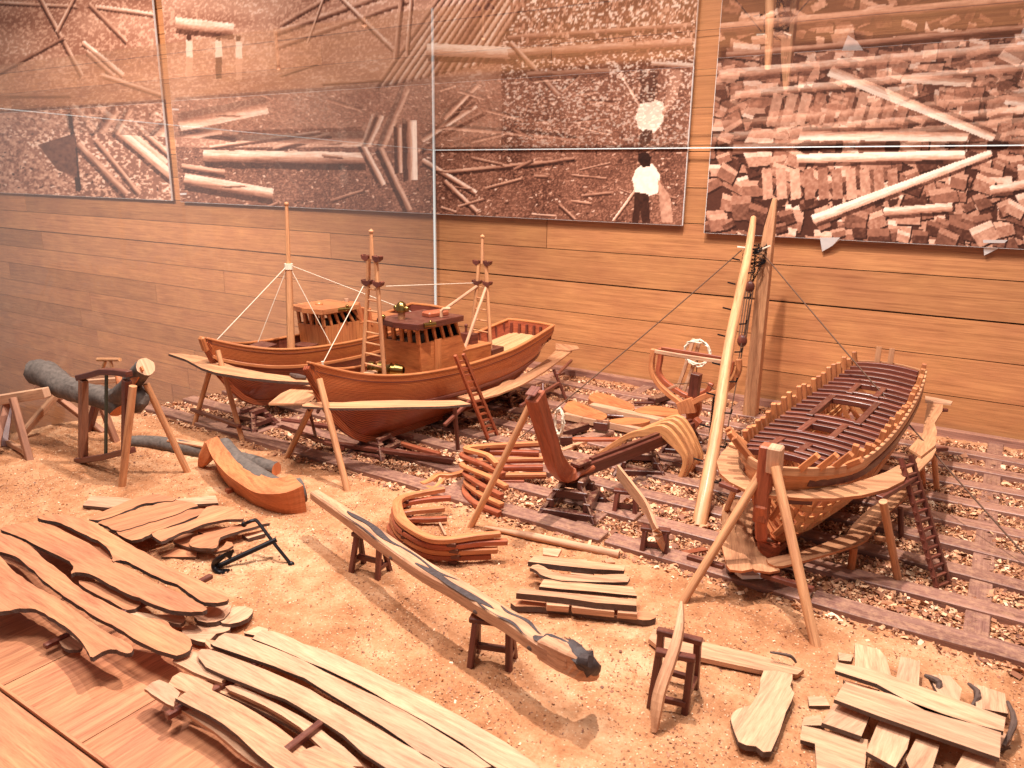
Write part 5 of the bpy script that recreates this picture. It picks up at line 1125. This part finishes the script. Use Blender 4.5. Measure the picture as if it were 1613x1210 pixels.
trestleA('rear trestle with crossed legs carrying the thick end of the log', (350, 560), [(gg((100, 630)), gX((355, 335), 7.3), M_PINE), (gg((660, 575)), gX((345, 330), 7.4), M_BROWN), (gg((560, 570)), gX((610, 390), 7.6), M_MAHOG), (gg((740, 640)), gX((640, 380), 7.4), M_BROWN)],
         [(gX((235, 275), 7.0), gX((440, 375), 7.6), .14, .12, M_BROWN), (gX((560, 250), 7.7), gX((760, 235), 7.9), .1, .1, M_PALE)])
t = thing('tee_handle_tool', 'small pale tee handled tool standing behind the frame saw', 'tool', gX((690, 190), 7.4))
for a, b_, r in (((620, 107), (762, 107), .035), ((668, 118), (640, 200), .03), ((700, 118), (725, 190), .03)): mb = MB(); mb.tube([gX(a, 7.4), gX(b_, 7.4)], r, 8); mb.build('handle' if r > .03 else 'shank', M_DOWEL, t, smooth='auto')
# logs on the ground
mb = MB(); mb.tube(spline([gg((810, 625), .12), gg((1000, 635), .12), gg((1150, 665), .12), gg((1310, 690), .12)], 5), [.1, .13, .14, .12], 14, wob=.05, mcap=1)
mb.build_ = None; o = mb.build('split_log', [M_BARK, M_ORANGE], smooth='auto'); tag(o, 'dark bark log lying left of the curved orange timber', 'log')
mb = MB(); mb.bar(gg((1080, 615), .24), gg((1310, 655), .24), .16, .03); tag(mb.build('sawn_face_plank', M_PINE), 'pale sawn strip on the dark bark log', 'plank')
E4 = Z(240, 620, 4.0325)
mb = MB(); mb.tube(spline([g(*E4(p)[0], .14) for p in ((560, 420), (640, 440), (720, 465), (790, 480))], 4), [.13, .14, .13, .12], 14, wob=.07, mcap=1); tag(mb.build('short_log', [M_BARK, M_ORANGE], smooth='auto'), 'short speckled grey log lying behind the curved orange timber', 'log')
t = thing('curved_timber', 'large curved orange hewn timber with grey bark back and sawn end', 'hewn timber', g(*E4((640, 640))[0]))
cl = [((395, 330), .46), ((450, 430), .36), ((540, 530), .26), ((640, 600), .22), ((740, 650), .2), ((860, 660), .24), ((930, 640), .26)]
cp = spline([g(*E4(p)[0], z) for p, z in cl], 6)
mb = MB(); mb.sweep(cp, [.2, .26, .3, .32, .36, .42, .46], [.3, .36, .4, .4, .42, .5, .52], up=(0, -.35, 1)); mb.build('hewn_face', M_ORANGE, t, bevel=.05)
mb = MB(); mb.tube([p+V((.03, .14, .06)) for p in cp[2:-3]], [.13, .17, .2, .2, .19, .19, .2], 14, wob=.03); mb.build('bark_back', M_BARK, t, smooth='auto')
mb = MB(); mb.sweep(spline([cp[0]+V((0, 0, .05)), g(*E4((345, 400))[0], .26), g(*E4((308, 462))[0], .04)], 5), [.24, .22, .1], [.3, .22, .1], up=(.5, -1, .2)); mb.build('forked_leg', M_ORANGE, t, bevel=.03)
mb = MB(); mb.bar(g(*E4((470, 625))[0], .05), g(*E4((560, 600))[0], .05), .1, .08); tag(mb.build('chock', M_RED), 'small red block wedged under the curved orange timber', 'block')
# ================================================================== anchor
An = Z(0, 760, 3.226); t = thing('anchor', 'small black iron anchor leaning on the slab pile', 'anchor', g(345, 900))
ga = lambda p, z: g(*An(p)[0], z)
mb = MB(); mb.tube([ga((1100, 430), .06), ga((1405, 290), .3)], .035, 10); mb.build('shank', M_IRON, t, smooth='auto')
mb = MB(); mb.tube(spline([ga((1240, 213), .42), ga((1260, 203), .48), ga((1290, 193), .5), ga((1312, 203), .48), ga((1385, 300), .28), ga((1478, 415), .03)], 4), .024, 8); mb.ball(ga((1480, 417), .04), .045); mb.ball(ga((1240, 213), .42), .04); mb.build('stock', M_IRON, t, smooth='auto')
mb = MB(); mb.tube(spline([ga((1150, 445), .03), ga((1120, 460), .03), ga((1095, 440), .05), ga((1092, 410), .12), ga((1120, 385), .22), ga((1160, 360), .3)], 5), [.025, .04, .045, .04, .025], 10); mb.build('arm', M_IRON, t, smooth='auto')
for P_ in (((1135, 365, .3), (1185, 338, .4), (1165, 385, .26)), ((1120, 440, .06), (1165, 438, .08), (1130, 468, .03))):
    mb = MB(); mb.new(); pts = [ga(p[:2], p[2]) for p in P_]; mb.prism(pts, .03, nrmv=(.3, .3, -.8)); mb.build('fluke', M_IRON, t)
# ================================================================== slabs
def slab(P_, z, th, mat, lab, grp, zf=None, n=3, nm='bark_edged_slab', side=None, rough=.006, cat='slab', warp=0):
    pts = spline([(a, b, 0) for a, b in P_], n, True) if n > 1 else [(a, b, 0) for a, b in P_]
    if n > 1: pts = [(p[0]+2.2*(random.random()-.5)*(1 if i%2 else .5), p[1]+1.6*(random.random()-.5)) for i, p in enumerate(pts)]
    z = z*.8+.03 if z > .18 else z
    mb = MB(); mb.prism([g(p[0], p[1], z) for p in pts], th*.72, mside=1, rough=rough, warp=warp); o = mb.build(nm, [mat, side or M_BARKD]); tag(o, lab, cat, grp); return o
A_ = An; G1 = 'big curved slabs piled at the left'
slab(A_((190, 180), (280, 160), (400, 180), (480, 205), (600, 280), (700, 335), (800, 390), (900, 450), (1000, 490), (1100, 540), (1160, 575), (1150, 600), (1080, 612), (1020, 600), (960, 560), (900, 520), (800, 480), (700, 430), (640, 400), (600, 395), (572, 400), (570, 370), (520, 310), (440, 270), (360, 230), (280, 200)), .42, .07, M_SLAB, 'longest narrow slab with a notch at the far side of the big pile', G1)
slab(A_((0, 235), (60, 215), (130, 205), (250, 215), (330, 250), (450, 310), (560, 390), (640, 425), (760, 490), (860, 540), (960, 585), (1050, 640), (1000, 657), (900, 652), (800, 628), (740, 600), (640, 560), (560, 520), (480, 475), (400, 455), (362, 462), (372, 425), (330, 390), (230, 340), (130, 290), (60, 262)), .4, .07, M_SLAB, 'second slab with a deep notch next to the longest narrow slab', G1)
slab(A_((-60, 240), (0, 255), (80, 280), (160, 330), (240, 400), (330, 470), (400, 530), (480, 580), (600, 640), (700, 680), (830, 700), (880, 740), (940, 770), (972, 810), (965, 850), (900, 878), (800, 850), (680, 790), (600, 740), (500, 690), (420, 640), (330, 580), (250, 520), (170, 450), (100, 390), (40, 360), (-60, 335)), .4, .07, M_SLAB, 'broad slab with a rounded right end in the big pile', G1)
slab(A_((-120, 300), (0, 375), (60, 440), (140, 500), (220, 550), (300, 590), (380, 650), (450, 700), (540, 760), (620, 800), (668, 830), (675, 855), (640, 868), (590, 850), (545, 850), (470, 888), (440, 850), (400, 790), (330, 730), (250, 680), (180, 645), (100, 640), (30, 655), (-60, 640), (-160, 560)), .42, .07, M_SLAB, 'nearest slab of the big pile with a splintered end', G1)
slab(A_((400, 500), (560, 530), (720, 600), (650, 650), (560, 600), (470, 560)), .26, .06, M_SLAB, 'lower slab showing between two top slabs of the big pile', G1)
slab(A_((560, 640), (680, 655), (800, 670), (935, 680), (920, 720), (820, 700), (740, 690)), .2, .06, M_PALE, 'lower pale slab with a ragged edge under the big pile', G1)
slab(A_((-80, 560), (40, 575), (30, 640), (-80, 640)), .3, .06, M_SLAB, 'dark lower slab at the left photo edge', G1, n=2)
slab(A_((300, 800), (360, 780), (420, 820), (400, 850), (330, 845)), .1, .05, M_PALE, 'small rounded slab under the nearest big slab', G1)
slab(A_((240, 205), (330, 210), (460, 280), (560, 360), (540, 395), (430, 330), (300, 260)), .28, .06, M_SLAB, 'lower slab in the gap of the two notched slabs', G1)
for a, b_, z, lab in (((560, 690), (770, 600), .2, 'dark spacer stick between slabs at the middle of the big pile'), ((990, 520), (1075, 475), .3, 'dark spacer stick under the far tip of the longest slab'), ((225, 835), (350, 775), .1, 'dark spacer stick under the nearest big slab')):
    beam(A_(a)[0], A_(b_)[0], z, .07, .06, M_MAHOG, lab, 'spacer_stick', 'dark spacer sticks under slabs', 'stick')
for P_, z, lab in ((((985, 680), (1080, 620), (1175, 622), (1140, 690), (1050, 710)), .16, 'left offcut of the three at the right tip of the big pile'), (((1110, 700), (1190, 630), (1285, 645), (1260, 690), (1170, 720)), .14, 'right offcut of the three at the tip of the big pile'), (((920, 740), (1000, 720), (1150, 715), (1165, 750), (1100, 770), (1040, 812), (960, 790)), .1, 'nearest grey edged offcut at the tip of the big pile')):
    slab(A_(*P_), z, .07, M_PALE, lab, 'offcuts beside the big pile', n=2, nm='offcut', cat='offcut')
G2 = 'orange slabs in the fan shaped pile by the anchor'
slab(A_((460, 68), (600, 75), (705, 88), (640, 118), (550, 128), (420, 116)), .1, .06, M_PALE, 'white topped plank behind the left of the fan pile', G2, n=1)
slab(A_((890, 85), (1095, 65), (1110, 104), (1000, 110), (940, 106)), .12, .06, M_PALE, 'white topped plank behind the right of the fan pile', G2, n=1)
slab(A_((450, 185), (560, 130), (700, 75), (810, 60), (890, 88), (800, 98), (720, 112), (640, 145), (530, 185)), .4, .06, M_SLAB, 'rearmost orange slab in the fan pile', G2)
slab(A_((500, 200), (620, 160), (760, 122), (880, 92), (1005, 113), (950, 138), (850, 178), (760, 202), (660, 232), (590, 245), (530, 215)), .38, .06, M_SLAB, 'second orange slab in the fan pile', G2)
slab(A_((590, 245), (700, 212), (850, 175), (960, 140), (1085, 138), (1000, 170), (900, 210), (800, 245), (740, 275), (670, 293)), .36, .06, M_SLAB, 'third orange slab in the fan pile with a knobbed tip', G2)
slab(A_((820, 300), (775, 258), (900, 220), (1000, 180), (1050, 125), (1160, 122), (1210, 150), (1235, 185), (1150, 190), (1060, 205), (960, 240), (880, 270)), .38, .06, M_SLAB, 'wide pale orange slab nearest the anchor in the fan pile', G2)
slab(A_((965, 320), (980, 278), (1080, 255), (1200, 215), (1300, 196), (1368, 205), (1300, 222), (1200, 250), (1120, 280), (1100, 332), (1020, 333)), .24, .06, M_SLAB, 'low slab with a hooked dark edge beside the anchor', G2)
slab(A_((880, 300), (920, 265), (1020, 262), (980, 300), (1110, 340), (1150, 300), (1185, 320), (1100, 355), (960, 330)), .14, .05, M_SLAB, 'bottom slab under the hooked slab by the anchor', G2, n=2)
slab(A_((820, 378), (900, 322), (1005, 345), (998, 378)), .08, .05, M_SLAB, 'small triangular offcut in front of the fan pile', G2, n=1)
slab(A_((1230, 265), (1340, 240), (1350, 258), (1260, 285)), .1, .07, M_PALE, 'small pale offcut under the anchor stock', G2, n=1)
slab(A_((1010, 235), (1180, 235), (1190, 262), (1040, 265)), .2, .05, M_SLAB, 'thin slab between the wide and the hooked slab', G2, n=2)
# plank heap at the bottom
B_ = Z(200, 960, 3.226); G3 = 'curved planks heaped at the bottom'
for U_, Lw, z, m_, lab in (
    ([(640, 145), (690, 105), (800, 128), (900, 175), (1000, 205), (1150, 270), (1350, 370), (1500, 440), (1700, 545), (2100, 800)], [(645, 160), (800, 215), (1000, 300), (1180, 385), (1350, 480), (1500, 560), (1700, 680), (1950, 850)], .36, M_PALE, 'longest curved plank at the far side of the bottom heap'),
    ([(440, 165), (500, 122), (640, 150), (860, 240), (1000, 315), (1150, 390), (1400, 510), (1613, 640), (1850, 800)], [(440, 182), (690, 270), (800, 308), (900, 350), (1050, 440), (1200, 530), (1400, 660), (1613, 800)], .36, M_PALE, 'broad curved plank second from the far side of the bottom heap'),
    ([(360, 215), (420, 205), (560, 250), (850, 370), (1000, 450), (1200, 560), (1400, 680), (1613, 810)], [(400, 290), (620, 385), (800, 455), (950, 540), (1100, 640), (1330, 815)], .36, M_PALE, 'middle broad curved plank of the bottom heap'),
    ([(235, 255), (290, 215), (370, 225), (500, 330), (480, 360)], [(240, 270), (340, 320), (470, 372)], .3, M_PALE, 'short pale plank end showing left in the bottom heap'),
    ([(510, 390), (580, 395), (800, 500), (960, 590), (1100, 700), (1200, 800)], [(520, 410), (700, 490), (880, 600), (1050, 760)], .28, M_PALE, 'thin plank under the middle broad plank of the bottom heap'),
    ([(215, 370), (270, 320), (440, 385), (430, 410), (560, 470), (760, 590), (900, 700), (1020, 810)], [(220, 385), (330, 430), (500, 500), (700, 640), (900, 815)], .28, M_PINE, 'dull plank in the lower layer of the bottom heap'),
    ([(95, 398), (165, 355), (270, 420), (240, 470)], [(100, 410), (160, 450), (235, 492)], .3, M_PALE, 'short plank end at the left tip of the bottom heap'),
    ([(255, 450), (320, 410), (420, 440), (600, 560), (800, 700), (930, 815)], [(260, 460), (420, 540), (560, 640), (760, 815)], .36, M_PINE, 'pinkish plank crossing near the left of the bottom heap'),
    ([(290, 515), (400, 520), (520, 600), (760, 730), (830, 790)], [(300, 525), (440, 620), (560, 720), (700, 810)], .22, M_PALE, 'nearest low plank of the bottom heap'),
    ([(400, 150), (560, 190), (690, 265), (650, 292)], [(425, 200), (560, 260), (650, 300)], .28, M_PINE, 'short dull plank between the far planks of the bottom heap'),
    ([(850, 760), (960, 690), (1150, 800), (1300, 900)], [(850, 780), (1000, 900)], .3, M_PINE, 'orange plank at the lower photo edge in the bottom heap')):
    slab(B_(*(U_+Lw[::-1])), z, .05, m_, lab, G3, n=2, nm='curved_plank', cat='plank', side=M_BARKD if z > .33 else M_PINE, rough=.004)
for dx, dy, z, ws, lab in ((40, 60, .2, .8, 'low plank half hidden under the far side of the bottom heap'), (-60, 60, .19, .8, 'low plank half hidden under the middle of the bottom heap'), (-150, 130, .19, .8, 'low plank half hidden near the left of the bottom heap')):
    U_ = [(560, 230), (800, 320), (1000, 420), (1200, 540), (1400, 680), (1560, 800)]; Lw = [(550, 262), (780, 360), (980, 465), (1180, 590), (1360, 715), (1480, 810)]
    slab(B_(*[(a+dx, b+dy) for a, b in U_+Lw[::-1]]), z, .05, M_PINE, lab, G3, n=2, nm='curved_plank', cat='plank')
slab(B_((595, 120), (665, 85), (720, 100), (690, 140)), .3, .05, M_PALE, 'small pale plank end peeking out at the far tip of the bottom heap', G3, n=1, nm='curved_plank', cat='plank')
for a, b_, z, lab in (((640, 292), (690, 262), .24, 'dark spacer at the far side of the bottom heap'), ((200, 545), (560, 345), .2, 'long dark spacer under the left ends of the bottom heap'), ((740, 775), (1000, 570), .28, 'dark spacer crossing the middle of the bottom heap')):
    beam(B_(a)[0], B_(b_)[0], z, .07, .07, M_MAHOG, lab, 'spacer_stick', 'dark spacer sticks under slabs', 'stick')
# small stack in the middle
D_ = Z(780, 780, 3.781); G4 = 'planks in the small stack at the centre'
slab(D_((195, 395), (235, 358), (500, 385), (775, 420), (768, 450), (600, 440), (400, 420)), .3, .1, M_PINE, 'rear plank on top of the centre stack', G4, n=1, nm='stacked_plank', cat='plank')
slab(D_((205, 430), (255, 412), (330, 450), (420, 475), (600, 475), (765, 470), (790, 517), (600, 515), (400, 510), (300, 485), (250, 452)), .3, .06, M_PINE, 'bent plank second from the rear in the centre stack', G4, n=2, nm='stacked_plank', cat='plank')
slab(D_((262, 545), (290, 500), (600, 530), (820, 545), (845, 600), (600, 575), (400, 560)), .28, .06, M_PINE, 'third plank from the rear in the centre stack', G4, n=1, nm='stacked_plank', cat='plank')
slab(D_((125, 583), (150, 555), (400, 580), (700, 608), (840, 625), (842, 658), (600, 640), (400, 610)), .3, .11, M_PINE, 'nearest long plank on top of the centre stack', G4, n=1, nm='stacked_plank', cat='plank')
slab(D_((120, 660), (135, 620), (440, 640), (700, 675), (800, 690), (900, 690), (955, 715), (950, 735), (880, 742), (740, 725), (560, 700), (400, 672)), .12, .1, M_SLAB, 'lowest bark edged slab of the centre stack', G4, n=2, nm='stacked_plank', cat='plank')
for P_, lab in ((((300, 625), (440, 640), (440, 665), (310, 655)), 'left short block in the centre stack'), (((450, 645), (700, 670), (710, 695), (460, 670)), 'long bearer block in the centre stack'), (((730, 675), (850, 688), (845, 710), (730, 700)), 'right short block in the centre stack'), (((455, 450), (590, 462), (580, 480), (450, 470)), 'pale bearer block at the rear of the centre stack')):
    slab(D_(*P_), .2, .1, M_PINE, lab, 'bearer blocks in the centre stack', n=1, nm='bearer_block', cat='block', side=M_PINE)
slab(D_((285, 312), (395, 322), (372, 366), (285, 352)), .06, .06, M_PALE, 'small pale square offcut behind the centre stack', 'small offcuts by the centre stack', n=1, nm='offcut', cat='offcut', side=M_PINE)
slab(D_((650, 385), (690, 372), (715, 400), (660, 402)), .08, .06, M_PINE, 'tiny triangular offcut behind the centre stack', 'small offcuts by the centre stack', n=1, nm='offcut', cat='offcut', side=M_PINE)
slab(D_((455, 380), (550, 385), (545, 392), (450, 388)), .05, .03, M_PALE, 'thin pale sliver behind the centre stack', 'small offcuts by the centre stack', n=1, nm='offcut', cat='offcut', side=M_PINE)
# right foreground
C_ = Z(950, 900, 2.433)
slab(C_((175, 258), (195, 220), (360, 265), (560, 310), (770, 375), (745, 395), (600, 378), (350, 325), (210, 288)), .12, .07, M_PINE, 'long pale plank lying behind the dark trestle', 'loose planks right of the trestle', n=1, nm='loose_plank', cat='plank', side=M_PINE)
slab(C_((615, 382), (725, 396), (718, 440), (732, 468), (700, 540), (645, 688), (585, 672), (520, 652), (492, 580), (490, 552), (520, 525), (565, 512), (600, 455)), .14, .08, M_PALE, 'boot shaped pale slab with dark edge in the right foreground', 'loose planks right of the trestle', n=2, side=M_BARKD)
G5 = 'pale boards crossed in the right foreground pile'
for P_, z, lab in (
    (((965, 275), (1060, 300), (1085, 330), (1105, 400), (965, 372)), .2, 'rear left short board under the crossing planks'), (((1140, 325), (1215, 345), (1210, 440), (1122, 415)), .2, 'rear middle short board under the crossing planks'),
    (((1245, 395), (1330, 400), (1375, 450), (1365, 502), (1285, 470)), .2, 'rear short board with a curved edge under the crossing planks'), (((1420, 430), (1540, 468), (1552, 545), (1430, 522)), .2, 'rear right wide board under the crossing planks'),
    (((838, 580), (888, 500), (1028, 540), (990, 632)), .2, 'front left board under the crossing planks'), (((1008, 690), (1060, 565), (1180, 618), (1165, 680), (1120, 752)), .2, 'front middle board with a dark curved edge'),
    (((1160, 720), (1200, 640), (1290, 665), (1260, 760), (1180, 770)), .2, 'front board right of the dark curved edge'), (((1330, 790), (1385, 690), (1512, 727), (1480, 800)), .2, 'front right board at the lower photo edge'),
    (((755, 645), (762, 590), (1015, 645), (1000, 780), (820, 780), (812, 660)), .12, 'large low board at the lower left of the crossed pile'), (((770, 560), (830, 550), (850, 590), (760, 590)), .08, 'tiny board at the left tip of the crossed pile'),
    (((900, 310), (960, 320), (950, 345), (905, 340)), .08, 'tiny board behind the left end of the crossed pile'), (((785, 480), (850, 480), (870, 515), (790, 515)), .06, 'small reddish board left of the crossed pile'),
    (((920, 415), (1060, 455), (1050, 480), (940, 440)), .24, 'thin filler board between the two crossing planks'), (((1105, 480), (1230, 520), (1200, 530), (1110, 500)), .24, 'pale filler board in the gap of the crossing planks'),
    (((1520, 620), (1575, 625), (1560, 665), (1520, 680)), .1, 'small orange board at the right tip of the crossed pile')):
    slab(C_(*P_), z, .06, M_PALE, lab, G5, n=1 if len(P_) < 6 else 1, nm='short_board', cat='board')
slab(C_((888, 380), (895, 348), (1050, 380), (1300, 470), (1543, 560), (1535, 613), (1330, 562), (1230, 532), (1050, 432)), .34, .06, M_PALE, 'rear long crossing plank on top of the right foreground pile', G5, n=1, nm='crossing_plank', cat='board')
slab(C_((885, 490), (925, 428), (1100, 470), (1300, 545), (1525, 618), (1520, 715), (1300, 640), (1050, 552)), .34, .06, M_PALE, 'front long crossing plank on top of the right foreground pile', G5, n=1, nm='crossing_plank', cat='board')
for a, b_, r, lab in (((1400, 430), (1415, 520), .03, 'dark curled bark strip at the rear right of the crossed pile'), ((1232, 398), (1280, 465), .035, 'dark curled bark strip in the middle of the crossed pile'), ((1550, 500), (1535, 670), .03, 'long dark bark strip at the right edge of the crossed pile'), ((640, 310), (740, 350), .02, 'thin dark bark curl behind the long pale plank')):
    p, q_ = g(*C_(a)[0], .22), g(*C_(b_)[0], .15); mb = MB(); mb.tube(spline([p, (p+q_)/2+V((.06, .02, .03)), q_], 5), [r*.5, r, r*.6], 7, wob=.15); tag(mb.build('bark_strip', M_BARKD), lab, 'bark strip', 'bark strips in the right foreground')
mb = MB(); mb.bar(g(590, 665+85, .03), g(640, 762, .03), .1, .03); 
mb = MB(); mb.bar(g(1075, 873, .06), g(1112, 866, .06), .1, .05); tag(mb.build('loose_block', M_RED), 'small reddish board lying left of the framed hull poles', 'block')
